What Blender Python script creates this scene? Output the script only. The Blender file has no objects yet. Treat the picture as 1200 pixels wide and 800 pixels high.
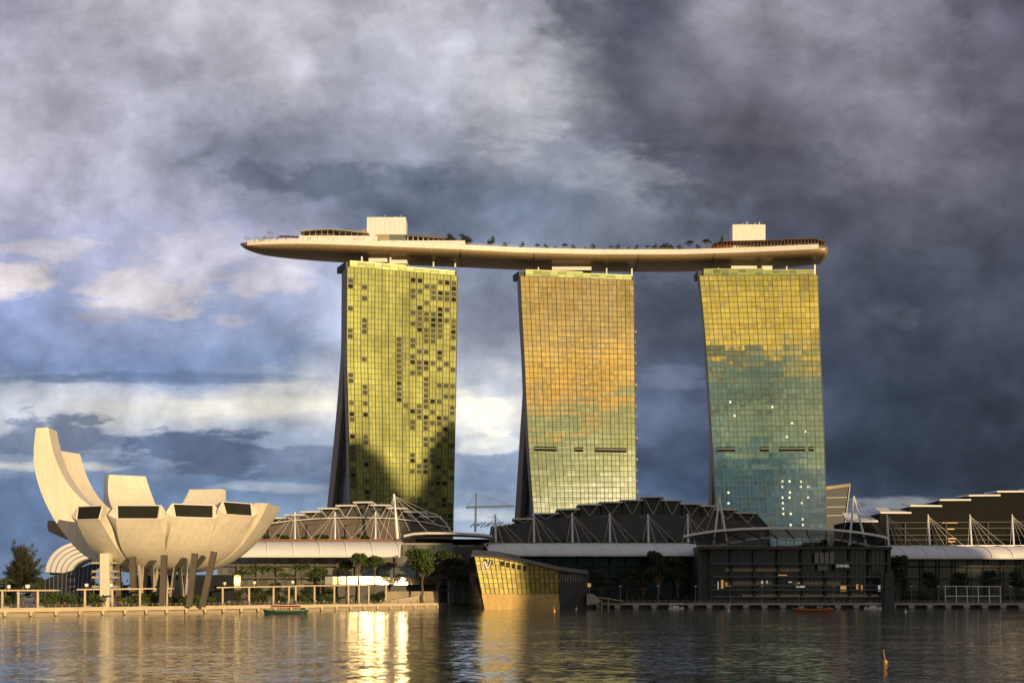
import bpy, bmesh, math, random
from mathutils import Vector, Matrix
random.seed(7)
D2R = math.radians
C = bpy.context.scene.collection
SC = bpy.context.scene
# ------------------------------------------------------------------ camera
F, HX, HY, HC = 1560.0, 600.0, 695.0, 7.0        # survey of the photograph: focal length in px, horizon, eye height
cam = bpy.data.cameras.new('camera'); cam_o = bpy.data.objects.new('camera', cam); C.objects.link(cam_o)
cam_o.location = (0, 0, HC); cam_o.rotation_euler = (D2R(90), 0, 0)
cam.sensor_width = 36; cam.lens = 36 * F / 1200; cam.shift_y = (HY - 400) / 1200
cam.clip_start = 0.5; cam.clip_end = 60000
SC.camera = cam_o
# ------------------------------------------------------------------ sun
SUN_AZ, SUN_EL = 33.0, 8.0                        # behind the viewer, to the right, low
sun_dir = Vector((math.sin(D2R(SUN_AZ)) * math.cos(D2R(SUN_EL)), -math.cos(D2R(SUN_AZ)) * math.cos(D2R(SUN_EL)), math.sin(D2R(SUN_EL))))
sl = bpy.data.lights.new('sun', 'SUN'); sl.energy = 4.7; sl.angle = D2R(0.42); sl.color = (1.0, 0.71, 0.37)
so = bpy.data.objects.new('sun', sl); C.objects.link(so); so.location = (300, -300, 300)
so.rotation_euler = sun_dir.to_track_quat('Z', 'Y').to_euler()
# ------------------------------------------------------------------ exposure
SC.view_settings.view_transform = 'Standard'; SC.view_settings.look = 'None'
SC.view_settings.exposure = 0; SC.view_settings.gamma = 1; SC.view_settings.use_curve_mapping = False
# ------------------------------------------------------------------ sky (world)
def lin(c):
    return tuple(((v / 255) / 12.92 if v / 255 <= .04045 else ((v / 255 + .055) / 1.055) ** 2.4) for v in c)
world = bpy.data.worlds.new('World'); SC.world = world; world.use_nodes = True
WT = world.node_tree; WT.nodes.clear()
class NT:
    def __init__(s, t): s.t = t
    def n(s, ty, **kw):
        nd = s.t.nodes.new(ty)
        for k, v in kw.items(): setattr(nd, k, v)
        return nd
    def put(s, sock, v):
        if isinstance(v, bpy.types.NodeSocket): s.t.links.new(v, sock)
        elif isinstance(v, (tuple, list)) and len(v) == 3 and sock.type == 'RGBA': sock.default_value = (*v, 1)
        else: sock.default_value = v
    def m(s, op, a, b=0.0, c=0.0, clamp=False):
        nd = s.n('ShaderNodeMath', operation=op, use_clamp=clamp)
        s.put(nd.inputs[0], a); s.put(nd.inputs[1], b); s.put(nd.inputs[2], c)
        return nd.outputs[0]
    def vm(s, op, a, b=None, scale=None):
        nd = s.n('ShaderNodeVectorMath', operation=op); s.put(nd.inputs[0], a)
        if b is not None: s.put(nd.inputs[1], b)
        if scale is not None: s.put(nd.inputs['Scale'], scale)
        return nd.outputs[0]
    def xyz(s, x, y, z):
        nd = s.n('ShaderNodeCombineXYZ')
        for i, v in enumerate((x, y, z)): s.put(nd.inputs[i], v)
        return nd.outputs[0]
    def sep(s, v):
        nd = s.n('ShaderNodeSeparateXYZ'); s.put(nd.inputs[0], v); return nd.outputs
    def noise(s, vec, scale=1, detail=4, rough=.55, dist=0.0, ty='FBM', dims='3D'):
        nd = s.n('ShaderNodeTexNoise', noise_dimensions=dims); nd.noise_type = ty
        s.put(nd.inputs['Vector'], vec); s.put(nd.inputs['Scale'], scale); s.put(nd.inputs['Detail'], detail)
        s.put(nd.inputs['Roughness'], rough); s.put(nd.inputs['Distortion'], dist)
        return nd.outputs
    def mix(s, f, a, b, bt='MIX'):
        nd = s.n('ShaderNodeMix', data_type='RGBA', blend_type=bt, clamp_factor=True)
        s.put(nd.inputs[0], f); s.put(nd.inputs[6], a); s.put(nd.inputs[7], b)
        return nd.outputs[2]
    def smooth(s, v, lo, hi):
        nd = s.n('ShaderNodeMapRange', interpolation_type='SMOOTHSTEP')
        s.put(nd.inputs[0], v); nd.inputs[1].default_value = lo; nd.inputs[2].default_value = hi
        return nd.outputs[0]
    def linr(s, v, lo, hi, a=0.0, b=1.0):
        nd = s.n('ShaderNodeMapRange', interpolation_type='LINEAR')
        s.put(nd.inputs[0], v)
        for i, q in enumerate((lo, hi, a, b)): nd.inputs[i + 1].default_value = q
        return nd.outputs[0]
    def ramp(s, v, stops, interp='LINEAR'):
        nd = s.n('ShaderNodeValToRGB'); cr = nd.color_ramp; cr.interpolation = interp
        while len(cr.elements) < len(stops): cr.elements.new(0.5)
        for e, (p, c) in zip(cr.elements, stops): e.position = p
        for e, (p, c) in zip(cr.elements, stops): e.position = p; e.color = (*c, 1)
        s.put(nd.inputs[0], v); return nd.outputs[0]

w = NT(WT)
tc = w.n('ShaderNodeTexCoord'); d = tc.outputs['Generated']
dx, dy, dz = w.sep(d)
ady = w.m('MAXIMUM', w.m('ABSOLUTE', dy), .22)
U = w.m('MULTIPLY_ADD', w.m('DIVIDE', dx, ady), F, HX)           # direction as tangent-plane angles, in units of 1/1560 rad
V = w.m('MULTIPLY_ADD', w.m('DIVIDE', dz, ady), -F, HY)
pv = w.xyz(w.m('DIVIDE', U, 100), w.m('DIVIDE', V, 62), w.m('MULTIPLY', w.m('SIGN', dy), 3.0))
n1 = w.noise(pv, .42, 6, .55); n2 = w.noise(w.vm('ADD', pv, (31.7, 12.1, 4.0)), 1.1, 7, .6)
w1 = w.vm('SUBTRACT', n1[1], (.5, .5, .5)); w2 = w.vm('SUBTRACT', n2[1], (.5, .5, .5))
a1 = w.sep(w1); a2 = w.sep(w2)
Uw = w.m('ADD', U, w.m('ADD', w.m('MULTIPLY', a1[0], 210), w.m('MULTIPLY', a2[0], 120)))
Vw = w.m('ADD', V, w.m('ADD', w.m('MULTIPLY', a1[1], 110), w.m('MULTIPLY', a2[1], 62)))
def table(Us, Vs, cols, lo, hi, rows):
    pos = [(c - lo) / (hi - lo) for c in cols]
    uu = w.linr(Us, lo, hi)
    out = None; py = None
    for y, cs in rows:
        r = w.ramp(uu, [(p, lin(c)) for p, c in zip(pos, cs)], 'EASE')
        out = r if out is None else w.mix(w.smooth(Vs, py, y), out, r)
        py = y
    return out
FR = [
 (-500, [(95,98,112)]*9),
 (-120, [(120,120,135),(140,140,152),(150,150,160),(140,140,152),(110,112,126),(90,92,106),(110,110,122),(105,104,118),(80,80,95)]),
 (0,   [(140,140,158),(166,164,174),(168,167,175),(166,165,175),(150,151,163),(84,88,104),(140,138,150),(130,128,142),(84,83,99)]),
 (100, [(162,160,176),(150,150,166),(160,159,170),(152,154,170),(164,165,172),(98,101,115),(110,108,122),(128,125,139),(98,96,112)]),
 (180, [(172,168,184),(160,160,178),(118,124,145),(136,141,160),(138,143,158),(84,88,103),(96,95,108),(114,112,126),(92,92,108)]),
 (240, [(162,162,188),(167,167,190),(135,140,165),(86,98,119),(106,118,141),(120,128,144),(76,80,95),(92,94,108),(84,87,102)]),
 (300, [(150,156,188),(156,161,192),(166,166,188),(142,152,178),(118,128,149),(98,108,128),(82,87,105),(76,82,98),(72,77,93)]),
 (370, [(128,144,186),(133,149,187),(138,151,186),(152,157,178),(124,131,152),(78,84,102),(77,85,105),(72,80,98),(70,78,96)]),
 (420, [(106,128,166),(106,128,170),(116,138,175),(168,173,189),(150,158,176),(76,84,106),(70,82,106),(69,79,99),(65,73,91)]),
 (470, [(168,174,186),(190,190,189),(200,198,191),(212,209,202),(204,202,197),(92,107,138),(73,86,110),(60,72,92),(59,67,83)]),
 (530, [(128,142,166),(128,142,168),(130,146,172),(150,160,178),(120,135,162),(78,93,121),(63,78,102),(57,69,89),(54,62,78)]),
 (580, [(88,114,150),(94,120,156),(100,126,162),(112,132,164),(132,152,178),(78,103,138),(60,78,106),(60,76,100),(51,61,78)]),
 (622, [(84,110,146),(90,116,152),(110,136,167),(130,151,177),(162,174,188),(110,130,159),(90,105,125),(138,145,152),(68,78,93)]),
 (695, [(112,132,158),(118,138,162),(130,148,168),(140,155,172),(150,164,178),(120,138,160),(105,118,136),(115,124,136),(80,90,104)]),
 (760, [(60,66,70)]*9),
]
front = table(Uw, Vw, [0,150,300,450,600,750,900,1050,1200], -60, 1260, FR)
# individual clouds in front of that sky
n3 = w.noise(pv, 1.25, 9, .6, .12)[0]
n4 = w.noise(w.vm('MULTIPLY', pv, (1, 1.9, 1)), 1.6, 9, .6, .12)[0]
n5 = w.noise(w.vm('MULTIPLY', pv, (.55, 1.5, 1)), 1.3, 8, .6, .1)[0]
def cloud(base, cx, cy, sx, sy, col, amt, nz, k=2.2, soft=.45, thr=.42):
    ex = w.m('DIVIDE', w.m('SUBTRACT', U, cx), sx); ey = w.m('DIVIDE', w.m('SUBTRACT', V, cy), sy)
    g = w.m('POWER', 2.71828, w.m('MULTIPLY', w.m('ADD', w.m('MULTIPLY', ex, ex), w.m('MULTIPLY', ey, ey)), -1))
    v = w.m('MULTIPLY_ADD', w.m('SUBTRACT', nz, .5), k, g)
    v = w.m('MULTIPLY', v, w.smooth(g, .02, .3))
    return w.mix(w.m('MULTIPLY', w.smooth(v, thr, thr + soft), amt), base, lin(col))
f = front
f = cloud(f, 20, 325, 50, 26, (190,182,186), 1.0, n4, 2.2, .5, .22)
f = cloud(f, 60, 290, 70, 14, (186,180,190), .75, n4, 2.2, .5, .22)
f = cloud(f, 165, 345, 78, 32, (184,178,186), 1.0, n4, 2.2, .5, .22)
f = cloud(f, 130, 372, 60, 12, (150,152,172), .85, n4, 2.2, .5, .22)
f = cloud(f, 225, 300, 70, 28, (176,173,188), .85, n4, 2.2, .5, .22)
f = cloud(f, 318, 325, 48, 22, (178,174,186), .9, n4, 2.2, .5, .22)
f = cloud(f, 268, 374, 26, 10, (176,172,186), .6, n4, 2.4, .6, .25)
f = cloud(f, 190, 444, 220, 10, (84,108,146), .6, n5)
f = cloud(f, 50, 442, 90, 9, (78,100,134), .6, n5)
f = cloud(f, 290, 474, 200, 14, (222,216,202), .45, n5)
f = cloud(f, 70, 512, 100, 32, (98,112,140), .85, n4, 1.7, .3)
f = cloud(f, 245, 530, 130, 36, (88,106,138), .95, n4, 1.7, .3)
f = cloud(f, 350, 536, 70, 26, (104,120,148), .8, n4, 1.7, .3)
f = cloud(f, 60, 545, 90, 10, (206,203,192), .7, n5)
f = cloud(f, 330, 570, 110, 9, (168,178,188), .55, n5)
f = cloud(f, 568, 480, 48, 40, (226,220,204), .75, n4, 1.6, .35)
f = cloud(f, 570, 452, 50, 14, (150,160,178), .6, n5)
f = cloud(f, 575, 522, 46, 14, (206,206,198), .6, n4, 1.8, .35)
f = cloud(f, 575, 560, 60, 22, (98,122,156), .5, n5)
f = cloud(f, 560, 600, 60, 12, (196,200,200), .5, n5)
f = cloud(f, 790, 345, 60, 40, (66,74,92), .5, n3)
f = cloud(f, 770, 445, 70, 22, (108,120,144), .5, n5)
f = cloud(f, 1060, 590, 90, 14, (150,154,158), .6, n5)
f = cloud(f, 1055, 372, 60, 26, (98,104,122), .55, n3)
f = cloud(f, 380, 205, 190, 30, (82,94,116), .6, n3)
f = cloud(f, 850, 200, 160, 50, (72,76,92), .45, n3)
f = cloud(f, 700, 20, 80, 60, (74,78,96), .5, n3)
f = cloud(f, 600, 120, 60, 60, (176,176,182), .45, n4, 2.2, .5, .22)
f = cloud(f, 745, 205, 70, 34, (150,156,166), .45, n4, 2.4, .8, .2)
# heavier contrast between lit and shaded cloud
rgb = w.n('ShaderNodeRGBToBW'); w.put(rgb.inputs[0], f)
f = w.vm('SCALE', f, scale=w.m('POWER', w.m('MINIMUM', w.m('DIVIDE', rgb.outputs[0], .24), 1.5), .22))
# billow light and dark
pq = w.vm('MULTIPLY', pv, (1, .72, 1))
n6 = w.noise(w.vm('ADD', pq, (5.2, 8.3, 1.0)), .8, 9, .58, .15)[0]
bil = w.m('MULTIPLY_ADD', w.m('SUBTRACT', n6, .5), 1.35, 1.0)
n7 = w.noise(w.vm('MULTIPLY', w.vm('ADD', pq, (9.2, 2.3, 1.0)), (.9, 1.0, 1)), 1.7, 9, .62, .2)[0]
bil = w.m('MULTIPLY', bil, w.m('MULTIPLY_ADD', w.m('SUBTRACT', n7, .5), .95, 1.0))
n8 = w.noise(w.vm('ADD', pq, (14.1, 6.6, 2.0)), .72, 7, .52, .1)[0]
puff = w.m('ABSOLUTE', w.m('MULTIPLY', w.m('SUBTRACT', n8, .5), 2.0))
bil = w.m('MULTIPLY', bil, w.m('MULTIPLY_ADD', w.m('MINIMUM', puff, .45), .75, .86))
f = w.vm('SCALE', f, scale=w.m('MULTIPLY', bil, 1.25))
hs = w.n('ShaderNodeHueSaturation'); hs.inputs['Saturation'].default_value = .9; w.put(hs.inputs['Color'], f); f = hs.outputs[0]
# the western half: sunset cloud bands (seen only in reflections)
nb = w.noise(w.vm('MULTIPLY', pv, (.45, 2.6, 1)), 1.5, 8, .62, .2)[1]
nbs = w.sep(w.vm('SUBTRACT', nb, (.5, .5, .5)))
Vb = w.m('ADD', V, w.m('MULTIPLY', nbs[0], 120))
Ub = w.m('ADD', U, w.m('MULTIPLY', nbs[1], 160))
BCOL = [-900, 300, 600, 780, 1000, 1240, 1440, 1680, 2100]
def bx(o): return tuple(o)
BK = [
 (-900, [(120,124,140)]*9),
 (40,  [(120,124,140),(130,130,140),(160,150,140),(180,155,90),(200,160,90),(205,155,80),(200,170,100),(190,180,120),(150,150,150)]),
 (188, [(120,120,140),(150,145,140),(210,175,110),(205,175,78),(230,180,85),(205,168,100),(245,196,90),(235,210,120),(170,160,150)]),
 (228, [(120,120,140),(150,145,140),(220,180,110),(255,212,92),(255,200,90),(238,190,110),(250,200,95),(245,220,120),(170,160,150)]),
 (266, [(120,120,140),(150,145,140),(220,180,110),(250,204,88),(250,200,90),(244,176,88),(250,200,95),(245,220,120),(170,160,150)]),
 (288, [(110,120,140),(130,135,140),(110,128,130),(92,122,116),(160,150,110),(170,150,98),(235,200,110),(240,220,120),(165,160,155)]),
 (314, [(110,120,140),(120,135,150),(120,140,130),(122,136,108),(150,150,110),(150,150,98),(215,200,120),(245,225,130),(165,160,155)]),
 (352, [(110,120,140),(120,140,155),(130,150,135),(140,152,116),(180,175,125),(186,182,124),(225,215,140),(250,230,140),(165,160,155)]),
 (386, [(105,115,135),(105,130,140),(110,140,135),(150,166,130),(190,185,140),(204,196,136),(235,220,150),(250,228,140),(165,160,155)]),
 (414, [(105,115,135),(95,120,140),(75,108,120),(76,110,116),(190,185,150),(244,230,180),(240,225,150),(245,225,140),(165,160,155)]),
 (455, [(105,115,135),(90,115,135),(64,96,110),(66,92,104),(180,180,160),(255,244,206),(245,228,160),(240,220,140),(165,160,155)]),
 (560, [(105,115,135),(90,115,135),(58,88,102),(60,84,96),(170,172,160),(250,238,200),(225,205,140),(200,175,110),(150,145,140)]),
 (695, [(110,115,125),(110,120,130),(80,100,110),(75,100,108),(150,155,145),(200,190,150),(170,150,100),(150,130,80),(120,120,120)]),
 (760, [(60,66,70)]*9),
]
def band(base, t3, t2):
    r = list(base); r[3] = t3 or r[3]; r[5] = t2 or r[5]; return r
g_ = dict(BK)
BK = sorted(BK + [
 (248, band(g_[228], (232,190,84), (250,188,80))), (253, band(g_[266], (200,172,84), (128,126,86))), (258, band(g_[266], None, (238,176,82))),
 (274, band(g_[266], (104,128,110), None)), (279, band(g_[266], (226,186,86), (140,134,90))), (283, band(g_[266], (120,134,104), (242,176,84))),
 (295, band(g_[288], (176,158,92), (226,172,90))), (301, band(g_[288], (92,120,114), (150,148,100))),
 (330, band(g_[314], (84,112,110), (176,170,112))), (338, band(g_[314], (150,156,118), (140,140,100)))], key=lambda r: r[0])
back = table(Ub, Vb, BCOL, -900, 2100, BK)
nbb = w.noise(w.vm('MULTIPLY', pv, (.6, 4.2, 1)), 1.9, 9, .62, .3)[0]
back = w.vm('SCALE', back, scale=w.m('MULTIPLY_ADD', w.m('SUBTRACT', nbb, .5), 3.2, 1.0))
back = w.vm('SCALE', back, scale=1.25)
allc = w.mix(w.smooth(dy, -.12, .12), back, f)
sky = w.n('ShaderNodeTexSky', sky_type='NISHITA'); sky.sun_disc = False
sky.sun_elevation = D2R(SUN_EL); sky.sun_rotation = D2R(180 - SUN_AZ); sky.air_density = 1.2; sky.dust_density = 2.0
# thin places in the overcast let the clear sky through
clear = w.m('MULTIPLY', w.smooth(n4, .55, .75), .03)
allc = w.mix(clear, w.vm('SCALE', allc, scale=10.0), sky.outputs[0])
bg = w.n('ShaderNodeBackground'); w.put(bg.inputs[0], allc); bg.inputs[1].default_value = 0.10
wo = w.n('ShaderNodeOutputWorld'); WT.links.new(bg.outputs[0], wo.inputs[0])
world.cycles.sampling_method = 'MANUAL'; world.cycles.sample_map_resolution = 1024
SC.cycles.use_denoising = True
SC.cycles.max_bounces = 6; SC.cycles.glossy_bounces = 4; SC.cycles.sample_clamp_indirect = 60
# ------------------------------------------------------------------ materials
M = {}
def mat(name, col, rough=.7, metal=0.0, var=.12, vs=.25, spec=.4, emit=None, es=0.0, stretch=(1, 1, 1), fine=0.0, seams=None):
    m = bpy.data.materials.new(name); m.use_nodes = True; t = NT(m.node_tree)
    b = m.node_tree.nodes['Principled BSDF']
    if var > 0:
        g = t.n('ShaderNodeNewGeometry')
        p = t.vm('MULTIPLY', g.outputs['Position'], stretch)
        nz = t.noise(p, vs, 5, .6)[0]
        k = t.m('MULTIPLY_ADD', t.m('SUBTRACT', nz, .5), 2 * var * 2, 1.0)
        if fine:
            k = t.m('MULTIPLY', k, t.m('MULTIPLY_ADD', t.m('SUBTRACT', t.noise(p, vs * 9, 3, .6)[0], .5), 2 * fine, 1.0))
        for ax, step, wd, dark in (seams or ()):
            fr = t.m('FRACT', t.m('DIVIDE', t.sep(g.outputs['Position'])[ax], step))
            k = t.m('MULTIPLY', k, t.m('SUBTRACT', 1.0, t.m('MULTIPLY', t.m('LESS_THAN', fr, wd), dark)))
        if seams:     # rain streaks running down
            st = t.noise(t.vm('MULTIPLY', g.outputs['Position'], (.8, .8, .05)), 1.0, 4, .65)[0]
            k = t.m('MULTIPLY', k, t.m('MULTIPLY_ADD', t.m('SUBTRACT', st, .5), .5, 1.0))
        t.put(b.inputs['Base Color'], t.mix(1.0, col, t.n_rgb(k), 'MULTIPLY'))
    else: b.inputs['Base Color'].default_value = (*col, 1)
    b.inputs['Roughness'].default_value = rough; b.inputs['Metallic'].default_value = metal
    b.inputs['Specular IOR Level'].default_value = spec
    if emit: b.inputs['Emission Color'].default_value = (*emit, 1); b.inputs['Emission Strength'].default_value = es
    M[name] = m; return m
def n_rgb(s, k):
    nd = s.n('ShaderNodeCombineColor')
    for i in range(3): s.put(nd.inputs[i], k)
    return nd.outputs[0]
NT.n_rgb = n_rgb
mat('white_panel', (.74, .73, .70), .45, var=.05, vs=.15)
mat('petal_skin', (.73, .67, .54), .36, var=.07, vs=.12, fine=.05, seams=((2, 2.4, .05, .08), (0, 4.1, .03, .04)))
mat('pale_metal', (.60, .59, .57), .45, .0, var=.06)
mat('white_paint', (.78, .77, .74), .5, var=.05)
mat('fabric_white', (.72, .71, .70), .6, var=.06, vs=.2)
mat('taupe', (.30, .26, .22), .6, var=.12)
mat('hull_skin', (.30, .22, .11), .42, .25, var=.10, vs=.06, stretch=(1, 1, 4), fine=.06, seams=((0, 4.5, .045, .22),))
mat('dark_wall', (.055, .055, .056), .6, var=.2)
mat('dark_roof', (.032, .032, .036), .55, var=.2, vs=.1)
mat('mid_wall', (.12, .10, .085), .6, var=.2)
mat('tan_wall', (.36, .29, .19), .7, var=.2)
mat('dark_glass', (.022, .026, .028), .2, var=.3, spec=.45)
mat('concrete', (.34, .31, .26), .8, var=.15, fine=.1)
mat('paving', (.40, .34, .25), .8, var=.15, fine=.12)
mat('deck_stone', (.62, .51, .34), .75, var=.15, fine=.1)
mat('earth', (.12, .11, .08), .9, var=.3)
mat('bark', (.12, .09, .06), .9, var=.2)
mat('mullion', (.055, .065, .05), .5, var=.1)
mat('window_grey', (.055, .058, .035), .6, var=.3, spec=.25)
mat('window_olive', (.085, .085, .03), .6, var=.3, spec=.25)
mat('window_dark', (.022, .022, .018), .85, var=.2, spec=.15)
mat('column_dark', (.10, .082, .065), .7, var=.15)
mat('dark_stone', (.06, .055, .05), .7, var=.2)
mat('steel', (.35, .35, .35), .4, .6, var=.1)
mat('orange', (.62, .25, .03), .5, var=.1)
mat('red', (.35, .05, .03), .5, var=.15)
mat('green_paint', (.02, .16, .07), .45, var=.1)
mat('wood', (.22, .12, .06), .6, var=.2)
mat('brown_roof', (.14, .09, .055), .7, var=.2)
mat('shirt_white', (.65, .63, .6), .8, var=0); mat('shirt_dark', (.06, .06, .08), .8, var=0)
mat('shirt_red', (.4, .08, .06), .8, var=0); mat('skin', (.35, .2, .13), .6, var=0)
mat('lamp_warm', (.8, .5, .2), .5, var=0, emit=(1, .5, .15), es=.32)
mat('lamp_white', (.8, .8, .8), .5, var=0, emit=(1, .93, .8), es=.25)
mat('slab_grey', (.11, .108, .10), .7, var=.25)
mat('rail_dim', (.09, .09, .088), .5, var=.1)
mat('added_glow', (.2, .16, .1), .6, var=.4, vs=.5, emit=(.9, .62, .32), es=.035)
mat('room_light', (.4, .45, .35), .5, var=0, emit=(.75, .9, .62), es=.62)
mat('sign_white', (.8, .8, .8), .5, var=0, emit=(1, 1, 1), es=.35)
def leaf(name, c1, c2):
    m = bpy.data.materials.new(name); m.use_nodes = True; t = NT(m.node_tree); b = m.node_tree.nodes['Principled BSDF']
    g = t.n('ShaderNodeNewGeometry'); oi = t.n('ShaderNodeObjectInfo')
    nz = t.noise(g.outputs['Position'], .9, 3, .6)[0]
    k = t.m('ADD', t.smooth(nz, .3, .7), t.m('MULTIPLY', t.m('SUBTRACT', oi.outputs['Random'], .5), .5), clamp=True)
    t.put(b.inputs['Base Color'], t.mix(k, c1, c2)); b.inputs['Roughness'].default_value = .65
    b.inputs['Specular IOR Level'].default_value = .25
    M[name] = m
leaf('leaf', (.030, .055, .014), (.085, .11, .028)); leaf('leaf_dark', (.02, .035, .012), (.05, .062, .022))
leaf('leaf_olive', (.018, .024, .012), (.040, .042, .022)); leaf('leaf_palm', (.045, .075, .018), (.10, .13, .035))
def glass_wall(name, base, metal, rough, jit, wave=.006, vary=.25, rvar=.0, streak=0.0, rows=0.0):
    """coated curtain-wall glass: every pane (one UV unit) hangs at its own slight angle and tint"""
    m = bpy.data.materials.new(name); m.use_nodes = True; t = NT(m.node_tree); b = m.node_tree.nodes['Principled BSDF']
    uv = t.n('ShaderNodeUVMap'); uv.uv_map = 'panes'
    cell = t.vm('FLOOR', uv.outputs[0])
    wn = t.n('ShaderNodeTexWhiteNoise', noise_dimensions='3D'); t.put(wn.inputs['Vector'], t.vm('ADD', cell, (.37, .81, .2)))
    g = t.n('ShaderNodeNewGeometry')
    row = t.vm('FLOOR', t.vm('MULTIPLY', uv.outputs[0], (.23, 1, 1)))      # panes of one floor hang alike in short runs
    wr = t.n('ShaderNodeTexWhiteNoise', noise_dimensions='3D'); t.put(wr.inputs['Vector'], t.vm('ADD', row, (.11, .47, .9)))
    big = t.noise(g.outputs['Position'], .05, 3, .5)[1]
    nrm = t.vm('ADD', g.outputs['Normal'], t.vm('SCALE', t.vm('SUBTRACT', wn.outputs['Color'], (.5, .5, .5)), scale=jit))
    loc = t.noise(g.outputs['Position'], .35, 2, .5)[1]
    nrm = t.vm('ADD', nrm, t.vm('SCALE', t.vm('SUBTRACT', loc, (.5, .5, .5)), scale=wave))
    nrm = t.vm('ADD', nrm, t.vm('MULTIPLY', t.vm('SUBTRACT', wr.outputs['Color'], (.5, .5, .5)), (rows * .4, rows * .3, rows)))
    nrm = t.vm('ADD', nrm, t.vm('SCALE', t.vm('SUBTRACT', big, (.5, .5, .5)), scale=wave * 2))
    t.put(b.inputs['Normal'], t.vm('NORMALIZE', nrm))
    k = t.m('MULTIPLY_ADD', t.m('SUBTRACT', wn.outputs['Value'], .5), 2 * vary, 1.0)
    if streak:
        st = t.noise(t.vm('MULTIPLY', g.outputs['Position'], (.09, .09, .016)), 1.0, 4, .6)[0]
        st2 = t.noise(t.vm('MULTIPLY', g.outputs['Position'], (.03, .03, .05)), 1.0, 4, .6)[0]
        k = t.m('MULTIPLY', k, t.m('MULTIPLY_ADD', t.m('SUBTRACT', t.m('ADD', st, st2), 1.0), streak, 1.0))
    t.put(b.inputs['Base Color'], t.mix(1.0, base, t.n_rgb(k), 'MULTIPLY'))
    b.inputs['Metallic'].default_value = metal; t.put(b.inputs['Roughness'], t.m('MULTIPLY_ADD', wn.outputs['Value'], rvar, rough))
    M[name] = m
glass_wall('tower_glass_green', (.205, .225, .075), .8, .56, .03, .02, .26, .06, 1.5)
glass_wall('tower_glass_amber', (.80, .79, .70), 1.0, .04, .003, .009, .10, rows=.009)
glass_wall('tower_glass_blue', (.62, .63, .58), 1.0, .04, .003, .009, .10, rows=.009)
glass_wall('shore_glass', (.30, .30, .26), .6, .2, .05, .02, .3)
glass_wall('gold_glass', (.22, .19, .055), .75, .52, .04, .02, .2)
glass_wall('bright_glass', (.74, .68, .54), 1.0, .24, .05, .02, .1)
# water: wind ripples as a field of true slopes
def water_mat():
    m = bpy.data.materials.new('water'); m.use_nodes = True; t = NT(m.node_tree); b = m.node_tree.nodes['Principled BSDF']
    g = t.n('ShaderNodeNewGeometry'); p = g.outputs['Position']
    s1 = t.sep(t.vm('SUBTRACT', t.noise(t.vm('MULTIPLY', p, (1.1, 1.5, 1)), 1.0, 3, .6)[1], (.5, .5, .5)))
    s2 = t.sep(t.vm('SUBTRACT', t.noise(t.vm('MULTIPLY', p, (.10, .16, 1)), 1.0, 2, .5)[1], (.5, .5, .5)))
    gust = t.smooth(t.noise(t.vm('MULTIPLY', p, (.012, .02, 1)), 1.0, 3, .5)[0], .3, .7)
    k = t.m('MULTIPLY_ADD', gust, .20, .20)
    nx = t.m('ADD', t.m('MULTIPLY', s1[0], k), t.m('MULTIPLY', s2[0], .12))
    ny = t.m('ADD', t.m('MULTIPLY', s1[1], k), t.m('MULTIPLY', s2[1], .09))
    t.put(b.inputs['Normal'], t.vm('NORMALIZE', t.xyz(nx, ny, 1.0)))
    b.inputs['Base Color'].default_value = (.054, .062, .048, 1); b.inputs['Roughness'].default_value = .08
    b.inputs['IOR'].default_value = 1.333; b.inputs['Specular IOR Level'].default_value = .5
    M['water'] = m
water_mat()
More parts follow.
